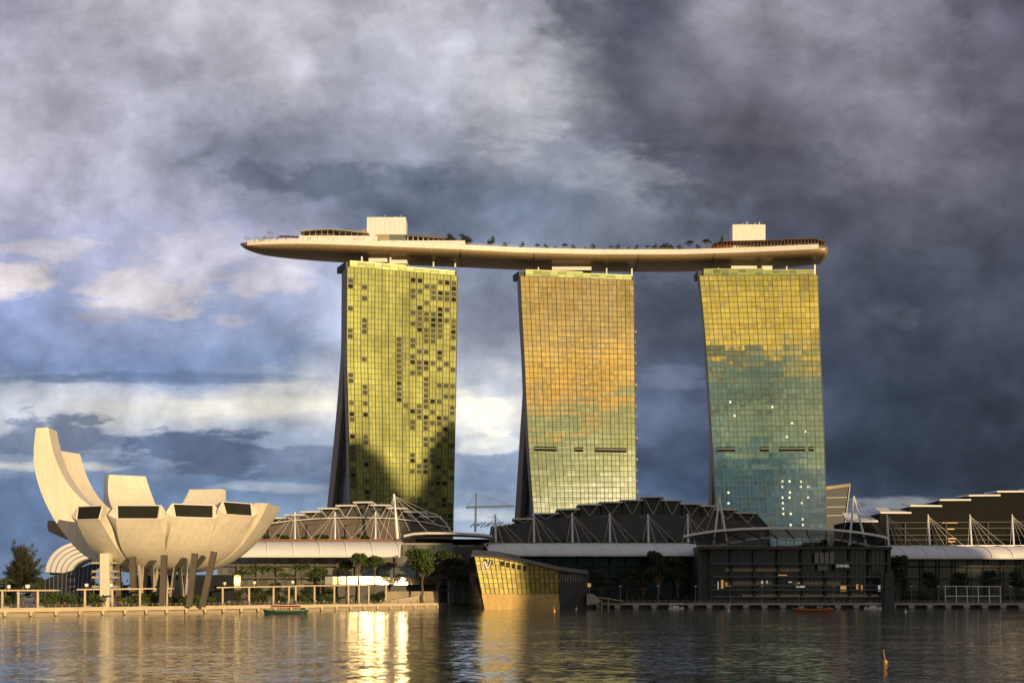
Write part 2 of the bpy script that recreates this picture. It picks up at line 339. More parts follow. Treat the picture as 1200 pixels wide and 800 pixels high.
# ------------------------------------------------------------------ helpers
def XP(px, Y): return (px - HX) * Y / F
def ZP(py, Y): return HC + (HY - py) * Y / F
def P(px, py, Y): return Vector((XP(px, Y), Y, ZP(py, Y)))
def lerp(a, b, t): return a + (b - a) * t
def interp(x, pts):
    if x <= pts[0][0]: (x0, y0), (x1, y1) = pts[0], pts[1]
    elif x >= pts[-1][0]: (x0, y0), (x1, y1) = pts[-2], pts[-1]
    else:
        for (x0, y0), (x1, y1) in zip(pts, pts[1:]):
            if x0 <= x <= x1: break
    return y0 + (y1 - y0) * (x - x0) / (x1 - x0)
ORG = {}
class MB:
    def __init__(s): s.v = []; s.f = []; s.uv = {}
    def q(s, *pts, uv=None):
        i = len(s.v); s.v += [Vector(p) for p in pts]; s.f.append(list(range(i, i + len(pts))))
        if uv: s.uv[len(s.f) - 1] = uv
        return s
    def box(s, x0, y0, z0, x1, y1, z1): return s.hexa([(x0,y0,z0),(x1,y0,z0),(x1,y1,z0),(x0,y1,z0)], [(x0,y0,z1),(x1,y0,z1),(x1,y1,z1),(x0,y1,z1)])
    def hexa(s, lo, hi): return s.loft([lo, hi])
    def loft(s, rings, caps=True, closed=True):
        i = len(s.v); n = len(rings[0])
        for r in rings: s.v += [Vector(p) for p in r]
        for a in range(len(rings) - 1):
            for b in range(n if closed else n - 1):
                c = (b + 1) % n
                s.f.append([i+a*n+b, i+a*n+c, i+(a+1)*n+c, i+(a+1)*n+b])
        if caps and closed:
            s.f.append([i + b for b in reversed(range(n))]); s.f.append([i + (len(rings)-1)*n + b for b in range(n)])
        return s
    def tube(s, p, q, r0, r1=None, n=6):
        p, q = Vector(p), Vector(q); r1 = r0 if r1 is None else r1; d = (q - p)
        if d.length < 1e-6: return s
        d.normalize(); a = d.orthogonal().normalized(); b = d.cross(a)
        ring = lambda c, r: [c + (a * math.cos(6.28318*k/n) + b * math.sin(6.28318*k/n)) * r for k in range(n)]
        return s.loft([ring(p, r0), ring(q, r1)])
    def path(s, pts, r, n=6):
        for a, b in zip(pts, pts[1:]): s.tube(a, b, r, r, n)
        return s
    def bar(s, p, q, wx, wy):
        """square bar between two points"""
        p, q = Vector(p), Vector(q); d = (q - p).normalized()
        up = Vector((0, 0, 1)) if abs(d.z) < .95 else Vector((0, 1, 0))
        a = d.cross(up).normalized() * wx / 2; b = d.cross(a).normalized() * wy / 2
        return s.loft([[p-a-b, p+a-b, p+a+b, p-a+b], [q-a-b, q+a-b, q+a+b, q-a+b]])
    def ext(s, pts, Y0, Y1):
        """outline of (X,Z) points standing at Y0, given depth back to Y1"""
        return s.loft([[(x, Y0, z) for x, z in pts], [(x, Y1, z) for x, z in pts]])
    def ball(s, c, r, nu=10, nv=6, sz=1.0):
        c = Vector(c); rings = []
        for j in range(1, nv):
            th = math.pi * j / nv
            rings.append([c + Vector((r*math.sin(th)*math.cos(6.28318*k/nu), r*math.sin(th)*math.sin(6.28318*k/nu), -r*sz*math.cos(th))) for k in range(nu)])
        return s.loft(rings)
    def build(s, name, m, parent=None, smooth=False, loc=None, recalc=True):
        me = bpy.data.meshes.new(name); o = bpy.data.objects.new(name, me); C.objects.link(o)
        if parent is not None:
            org = ORG[parent]; o.parent = parent
        else:
            if loc is None:
                xs = [v.x for v in s.v]; ys = [v.y for v in s.v]; zs = [v.z for v in s.v]
                loc = ((min(xs)+max(xs))/2, (min(ys)+max(ys))/2, min(zs))
            org = Vector(loc); o.location = org
        ORG[o] = org
        me.from_pydata([tuple(v - org) for v in s.v], [], s.f)
        if s.uv:
            ul = me.uv_layers.new(name='panes')
            for fi, uvs in s.uv.items():
                for li, c in zip(me.polygons[fi].loop_indices, uvs): ul.data[li].uv = c
        bm = bmesh.new(); bm.from_mesh(me)
        bmesh.ops.remove_doubles(bm, verts=bm.verts, dist=1e-4)
        if recalc: bmesh.ops.recalc_face_normals(bm, faces=bm.faces)
        bm.to_mesh(me); bm.free()
        if smooth:
            for p in me.polygons: p.use_smooth = True
        me.materials.append(M[m] if isinstance(m, str) else m)
        return o
def tag(o, label, cat, group=None, kind='thing'):
    if label: o['label'] = label
    if cat: o['category'] = cat
    if group: o['group'] = group
    o['kind'] = kind
    return o
def thing(name, label, cat, loc, group=None):
    o = bpy.data.objects.new(name, None); C.objects.link(o); o.location = loc; o.empty_display_size = 1
    ORG[o] = Vector(loc); return tag(o, label, cat, group)
def struct(o, kind='structure'): o['kind'] = kind; return o
def dup(root, loc, rz=0.0, sc=1.0, label=None, group=None):
    """a copy of a thing with copies of its parts and sub-parts"""
    r = root.copy(); C.objects.link(r); r.location = loc
    r.rotation_euler = (0, 0, rz); r.scale = (sc, sc, sc)
    if label: r['label'] = label
    if group: r['group'] = group
    for ch in list(root.children):
        c = ch.copy(); C.objects.link(c); c.parent = r
        for g in list(ch.children):
            e = g.copy(); C.objects.link(e); e.parent = c
    return r
# ================================================================== SETTING
water = MB().q((-9000, -6000, 0), (9000, -6000, 0), (9000, 12000, 0), (-9000, 12000, 0)).build('water', 'water', loc=(0, 0, 0)); struct(water)
shore = [(-9000, 333), (-200, 333), (-150, 393), (-85, 513), (-33, 618), (-31, 640), (34, 640), (34, 609), (9000, 609)]
g = MB()
g.q(*[(x, y, 2.4) for x, y in shore], (9000, 11500, 2.4), (-9000, 11500, 2.4))
for (x0, y0), (x1, y1) in zip(shore, shore[1:]):
    g.q((x0, y0, -1), (x1, y1, -1), (x1, y1, 2.4), (x0, y0, 2.4))
struct(g.build('ground', 'paving', loc=(0, 0, 0)))
# unseen lumpy mesh added in front of the sun to shade the right shore
sh = Vector((math.sin(D2R(SUN_AZ)), -math.cos(D2R(SUN_AZ)), 0)); qv = Vector((math.cos(D2R(SUN_AZ)), math.sin(D2R(SUN_AZ)), 0))
def top_z(q):   # height of the shade at the waterfront
    return interp(q, [(318, -60), (323, -25), (327, 40), (336, 108), (352, 110), (366, 96), (378, 74), (386, 80), (393, 108), (402, 128), (420, 110), (450, 66), (484, 42), (500, 29), (518, 25), (531, -6), (545, -8), (560, 0), (575, 12), (620, 40), (900, 40)])
cb = MB(); rc = random.Random(3); DC = 700.0
for i in range(2300):
    q = rc.uniform(318, 760) if i < 1500 else rc.uniform(318, 420); r = rc.choice([7, 10, 14, 20, 26]) if i < 1500 else rc.choice([4, 6, 9])
    t = min(top_z(q - r * .6), top_z(q), top_z(q + r * .6))
    lo = -130
    if q - r < 317: continue
    if t - r < lo: continue
    z = rc.uniform(lo, t - r) if rc.random() < .5 else t - r - rc.uniform(0, 6)
    c = qv * q + sh * (DC + rc.uniform(-70, 70)); zz = z + (DC + 575) * math.tan(D2R(SUN_EL))
    cb.ball((c.x, c.y, zz), r, 10, 6, .85)
mat('cloud', (.75, .74, .73), 1.0, var=0)  # pale matte skin of the added sun blocker
struct(cb.build('sun_blocker', 'cloud', smooth=True, recalc=False))
# promenade deck on piles along the left shore
front = [(-200, 330), (-150, 390), (-85, 510), (-33.5, 615)]
def fy(x): return interp(x, front)
dk = MB()
for (x0, y0), (x1, y1) in zip(front, front[1:]):
    dk.hexa([(x0, y0, 1.45), (x1, y1, 1.45), (x1, y1 + 9, 1.45), (x0, y0 + 9, 1.45)], [(x0, y0, 2.7), (x1, y1, 2.7), (x1, y1 + 9, 2.7), (x0, y0 + 9, 2.7)])
struct(dk.build('promenade', 'deck_stone'))
# ================================================================== HOTEL TOWERS
def tower(label, glass, Yl, Yr, tilt, a, a2, lpx, rpx, zs, Dtop, Dbase, ncol, slots, crown, fins, core, wob, leg2='tower_glass_blue'):
    zb, zt = 3.0, HC + (HY - crown[2]) * Yl / F
    tn = math.tan(D2R(tilt)); r = Vector((-math.sin(D2R(a)), math.cos(D2R(a)), 0)); nst = 60
    r2 = Vector((-math.sin(D2R(a2)), math.cos(D2R(a2)), 0))
    def dv(d): return r * min(d, Dtop) + r2 * max(0, d - Dtop)
    root = thing('hotel_tower', label, 'hotel tower', (XP((lpx[-1][1] + rpx[-1][1]) / 2, (Yl + Yr) / 2), (Yl + Yr) / 2, 2.4), 'hotel towers carrying the sky park')
    def edge(z, side):
        Y = (Yl if side == 0 else Yr) + (z - 205) * tn
        py = HY - (z - HC) * F / Y
        return Vector((XP(interp(py, lpx if side == 0 else rpx), Y), Y, z))
    def D(z): return Dtop if z >= zs else Dtop + (Dbase - Dtop) * ((zs - z) / (zs - zb)) ** 1.12
    zl = [lerp(zb, zt, i / nst) for i in range(nst + 1)]
    fm = MB(); mg = MB(); mj = MB()
    for i in range(nst):
        a0, a1, b0, b1 = edge(zl[i], 0), edge(zl[i], 1), edge(zl[i+1], 0), edge(zl[i+1], 1)
        if a0.z > 14: fm.q(a0, a1, b1, b0, uv=[(0, i), (ncol, i), (ncol, i + 1), (0, i + 1)])
        else: fm.q(a0, a1, b1, b0, uv=[(0, i), (ncol, i), (ncol, i + 1), (0, i + 1)])
        mg.bar(b0 + Vector((0, -.02, 0)), b1 + Vector((0, -.02, 0)), .26, .26)
    for c in range(ncol + 1):
        pts = [lerp(edge(z, 0), edge(z, 1), c / ncol) for z in zl[::6]]
        big = c % 2 == 0
        for p, q_ in zip(pts, pts[1:]): (mj if big else mg).bar(p, q_, .32 if big else .17, .55 if big else .22)
    fo = fm.build('glass_facade', glass, root, recalc=False)
    mg.build('mullion_grid', 'mullion', root); mj.build('facade_fin', 'mullion', root)
    # front leg body behind the glass, end walls
    T1 = 7.0
    def ring(z, d0, d1, inset=.25):
        l, rr = edge(z, 0), edge(z, 1); e = (rr - l).normalized() * inset
        return [l + dv(d0) - e * 1.4, rr + dv(d0) + e * 1.4, rr + dv(d1) + e * 1.4, l + dv(d1) - e * 1.4]
    zz = zl[::3]
    MB().loft([ring(z, .45, T1) for z in zz]).build('front_leg', 'taupe', root)
    MB().loft([ring(z, max(T1 + .02, D(z) - T1 + .3), D(z)) for z in zz]).build('rear_leg', 'taupe', root)
    rg = MB(); ag = MB()
    for k, (z0, z1) in enumerate(zip(zl, zl[1:])):
        if z1 > zs - 6: break
        d0, d1 = D(z0) - T1, D(z1) - T1
        A, B = ring(z0, d0, d0, 0), ring(z0 + (z1 - z0), d1, d1, 0)
        rg.q(A[0], A[1], B[1], B[0], uv=[(0, k), (ncol, k), (ncol, k + 1), (0, k + 1)])
        e0 = (A[1] - A[0]).normalized() * 3.0
        fa, fb = ring(z0, T1 + .05, T1 + .05, 0), ring(z1, T1 + .05, T1 + .05, 0)
        n0 = max(1, int((d0 - T1) / 4))
        if d0 > T1 + .5: ag.q(A[0] + e0, fa[0] + e0, fb[0] + e0, B[0] + e0, uv=[(0, k), (n0, k), (n0, k + 1), (0, k + 1)])
    rg.build('rear_leg_glass', leg2, root); ag.build('atrium_glass', 'dark_glass', root)
    # dark service-floor slots
    for x0, x1, y in slots:
        Ym = (Yl + Yr) / 2
        z = ZP(y, Ym); l, rr = edge(z, 0), edge(z, 1)
        p, q_ = [lerp(l, rr, (XP(x, Ym) - l.x) / (rr.x - l.x)) for x in (x0, x1)]
        sl_ = MB().bar(p + Vector((0, -.45, 0)), q_ + Vector((0, -.45, 0)), .5, 2.5)
        so_ = sl_.build('service_slot', 'slot_black', root)
        MB().bar(p + Vector((0, -.8, .2)), q_ + Vector((0, -.8, .2)), .12, .22).build('slot_rail', 'pale_metal', so_); ORG.setdefault(so_, ORG[root])
    # crown: glass parapet storey set on the roof
    x0, x1, y1, y0 = crown[0], crown[1], crown[2], crown[3]
    Ya = lambda px: lerp(Yl, Yr, (px - lpx[0][1]) / (rpx[0][1] - lpx[0][1])) + 1.2
    cg = MB(); cr = MB(); n = 13
    for i in range(n):
        pa, pb = lerp(x0, x1, i / n), lerp(x0, x1, (i + 1) / n); Y_a, Y_b = Ya(pa), Ya(pb)
        za, zc = zt, ZP(y0, Yl) + (-.9 if i > n // 2 else 0)
        A, B = Vector((XP(pa, Y_a), Y_a, za)), Vector((XP(pb, Y_b), Y_b, za))
        up = Vector((0, 0, zc - za))
        cg.q(A, B, B + up, A + up, uv=[(i, 0), (i + 1, 0), (i + 1, 2), (i, 2)])
        cr.bar(A, A + up, .3, .3); cr.bar(A + up, B + up, .7, .5)
    cg.build('crown_glass', 'crown_glass', root); cr.build('crown_frame', 'crown_trim', root)
    top = MB().loft([ring(zt, 2.5, Dtop + 6), ring(zt + 3.6, 2.5, Dtop + 6)]); top.build('roof_block', 'dark_wall', root)
    for px, yt, wd in fins:
        Y = Ya(px) + .8
        MB().box(XP(px - wd, Y), Y, ZP(crown[2], Y) - .2, XP(px + wd, Y), Y + 1.5, ZP(yt, Y)).build('crown_pillar', 'white_paint', root)
    for xa, xb, ya, yb in core:
        Y = Ya((xa + xb) / 2) + 2.2
        MB().box(XP(xa, Y), Y, ZP(yb, Y), XP(xb, Y), Y + 10, ZP(ya, Y)).build('lift_core', 'white_paint', root)
    root_edge[label] = (edge, zl, ncol, root)
    return root, edge
mat('slot_black', (.015,.015,.014), .9, var=0, spec=.1)
glass_wall('crown_glass', (.19, .23, .10), .7, .5, .04, .02, .3); mat('crown_trim', (.42, .44, .20), .4, .3, var=.1)
root_edge = {}
t1, e1 = tower('leftmost hotel tower, yellow green glass dotted with dark windows', 'tower_glass_green', 778, 800, 0.0, 20, 35,
    [(319,406.8),(414,406.2),(496,408.7),(587,410.9),(690,413)], [(318,536),(430,534.8),(615,531),(690,529.8)], 151, 13, 53, 32,
    [], (410, 533, 312.5, 305), [(424,300.5,.9),(457.5,301.5,.9),(508,306.5,.8),(533.5,305.5,.9)], [(432,453.5,302.5,307),(454.5,477,304.5,309)], 0)
t2, e2 = tower('middle hotel tower, amber glass on top and pale glass below', 'tower_glass_amber', 800, 811, 2.5, 10, 25,
    [(324,609.8),(372,612),(420,614.8),(500,618),(600,625.2),(690,632)], [(320,742.8),(460,744),(576,745.6),(690,747)], 128, 9, 49, 26,
    [(626,652,527.5),(673,683,527.5),(697,734,527.5)], (616, 740, 323.5, 315.5), [(631,313,.7),(711,314,.7),(740.5,314.5,.9)], [(647,693,312.5,316.5)], 0)
t3, e3 = tower('rightmost hotel tower, golden top fading to blue green glass below', 'tower_glass_blue', 800, 798, 2.5, -2, 9,
    [(324,819.6),(381,825.6),(455,831),(521,835),(589,840),(690,848)], [(318,958),(401,960.8),(496,965),(617,969),(690,971)], 96, 9, 47, 26,
    [(839,860,527),(889,899,527),(911,941,527),(945,951,527)], (825, 954, 323, 315), [(842,314,.7),(922,312,.7),(955,310,1.0)], [(857,887,311.5,316),(893,905,311.5,316.5)], 0)
# dark open windows of the left tower
rw = random.Random(11)
edge, zl, ncol, root = root_edge[[k for k in root_edge if k.startswith('leftmost')][0]]
cand = []
for k in range(9, 59):
    f_ = k / 59
    for c in range(16):
        p = 0
        if c >= 9: p = .62 if f_ > .8 else (.50 if f_ > .55 else (.42 if f_ > .18 else .12))
        if c == 9: p *= .85
        if c == 7: p = .95 if .60 < f_ < .80 else 0
        if c in (0, 2): p = .45 if .2 < f_ < .97 else 0
        if c == 8 and .57 < f_ < .61: p = .9
        if rw.random() < p * 1.0: cand.append((c, k))
rw.shuffle(cand); rest = MB()
for n_, (c, k) in enumerate(cand):
    l0, r0, l1, r1 = edge(zl[k] + .55, 0), edge(zl[k] + .55, 1), edge(zl[k+1] - .35, 0), edge(zl[k+1] - .35, 1)
    u0, u1 = (c + .16) / 16, (c + .84) / 16
    off = Vector((.06, -.16, 0)); pts = [lerp(l0, r0, u0) + off, lerp(l0, r0, u1) + off, lerp(l1, r1, u1) + off, lerp(l1, r1, u0) + off]
    back_ = [p - off * .95 for p in pts]
    if n_ < 100: MB().loft([pts, back_]).build('window', ('window_dark', 'window_dark', 'window_grey', 'window_olive')[rw.randrange(4)], root)
    else: rest.loft([pts, back_])
if rest.v: struct(rest.build('distant_window', 'window_grey', root), 'stuff')
# lit rooms in the right tower
edge, zl, ncol, root = root_edge[[k for k in root_edge if k.startswith('rightmost')][0]]
lit = [(917,565),(925,565),(938,565.5),(917,571.5),(938,571.5),(947,571.5),(925.5,578),(917,584),(925,584),(947,584),(917.5,590.5),(939,590.5),(918,597),(918,603),(926.5,603),(940,609.5),(926.5,616),(940.5,616),(854,578),(854,590.5),
       (856,472),(861,488),(905,478),(928,497),(944,507),(922,513)]
for px, py in lit:
    Y = 799 + (ZP(py, 799) - 205) * math.tan(D2R(2.5)); z = ZP(py, Y); l, rr = edge(z, 0), edge(z, 1)
    p = lerp(l, rr, (XP(px, Y) - l.x) / (rr.x - l.x)); wv = Vector((.62, 0, 0)); off = Vector((0, -.12, 0))
    MB().hexa([p - wv + off, p + wv + off, p + wv - off, p - wv - off], [p - wv + off + Vector((0,0,1.3)), p + wv + off + Vector((0,0,1.3)), p + wv - off + Vector((0,0,1.3)), p - wv - off + Vector((0,0,1.3))]).build('lit_window', 'room_light', root)
# balconies stepping down the right end of the middle tower
edge, zl, ncol, root = root_edge[[k for k in root_edge if k.startswith('middle')][0]]
for i in range(16, 52, 2):
    p = edge(zl[i], 1); dx_ = .9 + .5 * math.sin(i * 1.3)
    MB().box(p.x - .2, p.y - .1, p.z, p.x + dx_, p.y + 4.5, p.z + 1.6).build('balcony', 'concrete', root)
# ================================================================== SKY PARK
HF = [(281, 770), (350, 774), (440, 781), (545, 789), (617, 796), (700, 800), (800, 800), (870, 796), (968, 787)]
ZD = 213.0
park = thing('sky_park', 'long boat shaped roof terrace spanning all three towers', 'roof terrace', (XP(620, 800), 815, 205))
def station(t):          # t 0..1 along the terrace
    px = lerp(281.5, 969.5, t); Y = interp(px, HF); X = XP(px, Y)
    k = 1.0
    if t < .22: k = math.sqrt(max(0.0, 1 - (1 - t / .22) ** 2)) ** .92
    w = 35 * max(k, .03); d = 4.3 * max(k, .05) ** .7
    if t > .93: w *= 1 - .25 * ((t - .93) / .07) ** 2
    Y2 = Y + (35 - 35 * max(k, .03)) * .42
    return X * Y2 / Y, Y2, w, d
def hull_ring(t, zoff=0.0):
    X, Y, w, d = station(t); pts = []
    n = 18; par = 2.3
    for j in range(n + 1):
        th = math.pi * j / n
        cy = math.cos(th); sz = abs(math.sin(th)) ** .62
        pts.append((X, Y + w / 2 - w / 2 * cy, ZD - par * min(1, w / 20) - d * sz))
    pts.append((X, Y + w, ZD - .4)); pts.append((X, Y, ZD - .4))
    return pts
ts = [0, .004, .01, .02, .035, .05, .07, .09, .11, .13, .15, .17, .19, .21, .23] + [lerp(.25, .985, i / 40) for i in range(41)]
rings = [hull_ring(t) for t in ts]
X, Y, w_, d_ = station(1.0)                       # blunt stern, bulging to the right
last = hull_ring(.985); cen = Vector((X, Y + 14, ZD - 4))
rings.append([(lerp(Vector(p), cen, .03) + Vector((3.6, 0, 0)))[:] for p in last]); rings.append([(lerp(Vector(p), cen, .10) + Vector((5.4, 0, 0)))[:] for p in last])
MB().loft(rings).build('hull', 'hull_skin', park, smooth=True)
dm = MB(); pm = MB(); rl = MB()
tt = [.012] + [lerp(.02, .985, i / 60) for i in range(61)]
for a_, b_ in zip(tt, tt[1:]):
    A, B = station(a_), station(b_)
    dm.hexa([(A[0], A[1]+.3, ZD-.38), (B[0], B[1]+.3, ZD-.38), (B[0], B[1]+B[2]-.3, ZD-.38), (A[0], A[1]+A[2]-.3, ZD-.38)], [(A[0], A[1]+.3, ZD), (B[0], B[1]+.3, ZD), (B[0], B[1]+B[2]-.3, ZD), (A[0], A[1]+A[2]-.3, ZD)])
    pm.hexa([(A[0], A[1]-.25, ZD-2.4), (B[0], B[1]-.25, ZD-2.4), (B[0], B[1]+.15, ZD-2.4), (A[0], A[1]+.15, ZD-2.4)], [(A[0], A[1]-.25, ZD+.55), (B[0], B[1]-.25, ZD+.55), (B[0], B[1]+.15, ZD+.55), (A[0], A[1]+.15, ZD+.55)])
    rl.path([(A[0], A[1], ZD+1.5), (B[0], B[1], ZD+1.5)], .06, 4); rl.tube((A[0], A[1], ZD+.5), (A[0], A[1], ZD+1.5), .05, n=4)
dm.build('deck', 'deck_stone', park)
mat('parapet', (.76, .73, .66), .5, var=.08, vs=.3); pm.build('parapet', 'parapet', park); rl.build('railing', 'steel', park)
for px in (540, 626, 748, 837):
    t = (px - 281.5) / 688; r_ = hull_ring(t)
    MB().path([(Vector(p) + Vector((0, -.12, -.10)))[:] for p in r_[:13]], .16, 4).build('expansion_joint', 'dark_wall', park)
def deckY(px): return interp(px, HF)
def pbox(x0, x1, y0, y1, dY, dep, name, m, par=None, zb=None):
    Y = deckY((x0 + x1) / 2) + dY
    return MB().box(XP(x0, Y), Y, ZD if zb is None else zb, XP(x1, Y), Y + dep, ZP(y0, Y)).build(name, m, par or park)
def zat(py, px, dY): return ZP(py, deckY(px) + dY)
# rooftop plant houses
for xs, yt, m in (((430, 475.5), 254.5, 'white_paint'), ((858.5, 897), 263, 'parapet')):
    hb = pbox(xs[0], xs[1], yt, 0, 12, 12, 'plant_house', m)
    Yh = deckY(xs[0]) + 12
    for k in range(6):
        px = lerp(xs[0] + 8, xs[1] - 6, k / 5); X0 = XP(px, Yh)
        hh = .8 + .8 * ((k * 7) % 3)
        MB().box(X0 - .35, Yh + 3, ZP(yt, Yh), X0 + .35, Yh + 4, ZP(yt, Yh) + hh).build('roof_vent', 'steel', hb)
    pn = MB()
    for k in range(1, 8):
        X0 = XP(lerp(xs[0], xs[1], k / 8), Yh); pn.box(X0 - .04, Yh - .03, ZD, X0 + .04, Yh - .002, ZP(yt, Yh))
    pn.build('panel_joint', 'pale_metal', hb)
pbox(424, 430, 268.5, 0, 13, 10, 'stair_house', 'taupe')
pbox(440, 456, 274.5, 0, 9, 6, 'lobby_wall', 'tan_wall'); pbox(456, 476, 274.7, 0, 8.6, 6, 'lobby_glass', 'shore_glass')
# left terrace restaurant: shallow curved roof on posts
rf = MB()
prof = [(352, 270.5), (366, 268.8), (385, 268.0), (405, 269.5), (432, 272.5)]
for (xa, ya), (xb, yb) in zip(prof, prof[1:]):
    Y = deckY(xa) + 8; Yb = deckY(xb) + 8
    rf.hexa([(XP(xa,Y), Y, ZP(ya,Y)-.5), (XP(xb,Yb), Yb, ZP(yb,Yb)-.5), (XP(xb,Yb), Yb+16, ZP(yb,Yb)-.5), (XP(xa,Y), Y+16, ZP(ya,Y)-.5)], [(XP(xa,Y), Y, ZP(ya,Y)), (XP(xb,Yb), Yb, ZP(yb,Yb)), (XP(xb,Yb), Yb+16, ZP(yb,Yb)+.4), (XP(xa,Y), Y+16, ZP(ya,Y)+.4)])
rf.build('terrace_roof', 'tan_wall', park)
pr = MB()
for px in range(356, 430, 7):
    Y = deckY(px) + 9; pr.box(XP(px,Y)-.15, Y, ZD, XP(px,Y)+.15, Y+.3, zat(interp(px, prof), px, 9) - .6)
pr.build('roof_post', 'taupe', park)
pbox(360, 392, 273.5, 0, 13, 6, 'bar_wall', 'mid_wall'); pbox(395, 422, 272.8, 0, 14, 6, 'bar_wall', 'tan_wall')
pbox(350, 442, 276.2, 0, 4.5, 2, 'terrace_wall', 'white_paint'); pbox(446, 545, 281.8, 0, 3, 1, 'terrace_wall', 'white_paint')
# white tent with a domed top
tb = MB(); Y = deckY(424) - .5; xc = XP(424, Y); zz0 = ZD
tr = []
for k in range(7):
    th = k / 6 * math.pi / 2
    tr.append([(xc + 8.0 * math.cos(th) ** .8 * math.cos(6.28318*j/14), Y + 6 + 4.5 * math.cos(th) ** .8 * math.sin(6.28318*j/14), zz0 + 1.6 + 3.0 * math.sin(th)) for j in range(14)])
tag(MB().loft([[(p[0], p[1], zz0) for p in tr[0]]] + tr[:-1] + [[(xc + .2*math.cos(6.28318*j/14), Y + 6 + .2*math.sin(6.28318*j/14), zz0 + 4.7) for j in range(14)]]).build('tent', 'white_paint', smooth=False), 'white domed tent on the left end of the sky park', 'tent')
# right end restaurant: dark pergola frames on a low wall
pg = MB()
for k in range(34):
    px = lerp(836, 967, k / 33); Y = deckY(px) + 6; zt_ = ZP(interp(px, [(836, 285.5), (845, 283), (858, 282.5), (895, 281.8), (930, 280.2), (955, 279.6), (967, 283)]), Y)
    pg.box(XP(px,Y)-.18, Y, ZD, XP(px,Y)+.18, Y+.36, zt_)
    if k < 33:
        px2 = lerp(836, 967, (k + 1) / 33); Y2 = deckY(px2) + 6; zt2 = ZP(interp(px2, [(836, 285.5), (845, 283), (858, 282.5), (895, 281.8), (930, 280.2), (955, 279.6), (967, 283)]), Y2)
        pg.hexa([(XP(px,Y), Y-1, zt_-.4), (XP(px2,Y2), Y2-1, zt2-.4), (XP(px2,Y2), Y2+12, zt2-.4), (XP(px,Y), Y+12, zt_-.4)], [(XP(px,Y), Y-1, zt_), (XP(px2,Y2), Y2-1, zt2), (XP(px2,Y2), Y2+12, zt2), (XP(px,Y), Y+12, zt_)])
pg.build('pergola_frame', 'brown_roof', park)
wl = MB()
rr_ = random.Random(5)
for k in range(26):
    px = lerp(862, 962, k / 25); Y = deckY(px) + 8.5; wl.box(XP(px,Y)-.9, Y, ZD, XP(px,Y)+rr_.uniform(.3,1.1), Y+2, ZD + rr_.uniform(1.2, 3.2))
wl.build('dining_partition', 'tan_wall', park)
pbox(835, 858, 286, 0, 9, 5, 'kiosk_wall', 'red')
# long low bar roof right of the left plant house
pg = MB()
for xa, xb, ya, yb in ((476, 520, 274.5, 278), (520, 544, 278.5, 282.5)):
    Y, Y2 = deckY(xa) + 6, deckY(xb) + 6
    pg.hexa([(XP(xa,Y), Y, ZP(ya,Y)-1.0), (XP(xb,Y2), Y2, ZP(yb,Y2)-1.0), (XP(xb,Y2), Y2+9, ZP(yb,Y2)-1.0), (XP(xa,Y), Y+9, ZP(ya,Y)-1.0)], [(XP(xa,Y), Y, ZP(ya,Y)), (XP(xb,Y2), Y2, ZP(yb,Y2)), (XP(xb,Y2), Y2+9, ZP(yb,Y2)), (XP(xa,Y), Y+9, ZP(ya,Y))])
pg.build('bar_roof', 'brown_roof', park)
pr = MB()
for px in range(478, 544, 6):
    Y = deckY(px) + 6.5; pr.box(XP(px,Y)-.15, Y, ZD, XP(px,Y)+.15, Y+.3, ZP(lerp(274.5, 282.5, (px-476)/68), Y) - .9)
pr.build('bar_post', 'white_paint', park)
# pool-side planters and cabanas in the middle stretch
for xa, xb, h in ((655, 690, 1.3), (705, 733, 1.6), (742, 752, 1.2), (560, 600, .9), (782, 832, 1.4)):
    Y = deckY((xa + xb) / 2) + 7
    MB().box(XP(xa, Y), Y, ZD, XP(xb, Y), Y + 3, ZD + h).build('cabana_block', 'tan_wall', park)
# tripod mast on the prow
Y = deckY(316) + 5; X0 = XP(316, Y)
ms = MB().tube((X0, Y, ZD), (X0, Y, ZD + 7.2), .18, .1)
for s_ in (-1, 1): ms.tube((X0 + s_*2.2, Y, ZD), (X0, Y, ZD + 5), .09)
ms.box(X0 - 1.7, Y - .1, ZD + 4.2, X0 + 1.7, Y + .1, ZD + 4.6); ms.box(X0 - 1.8, Y - .3, ZD + 3.9, X0 - 1.2, Y + .3, ZD + 4.9); ms.box(X0 + 1.2, Y - .3, ZD + 3.9, X0 + 1.8, Y + .3, ZD + 4.9)
tag(ms.build('mast', 'steel'), 'thin white mast with a crossbar near the left tip of the sky park', 'mast')
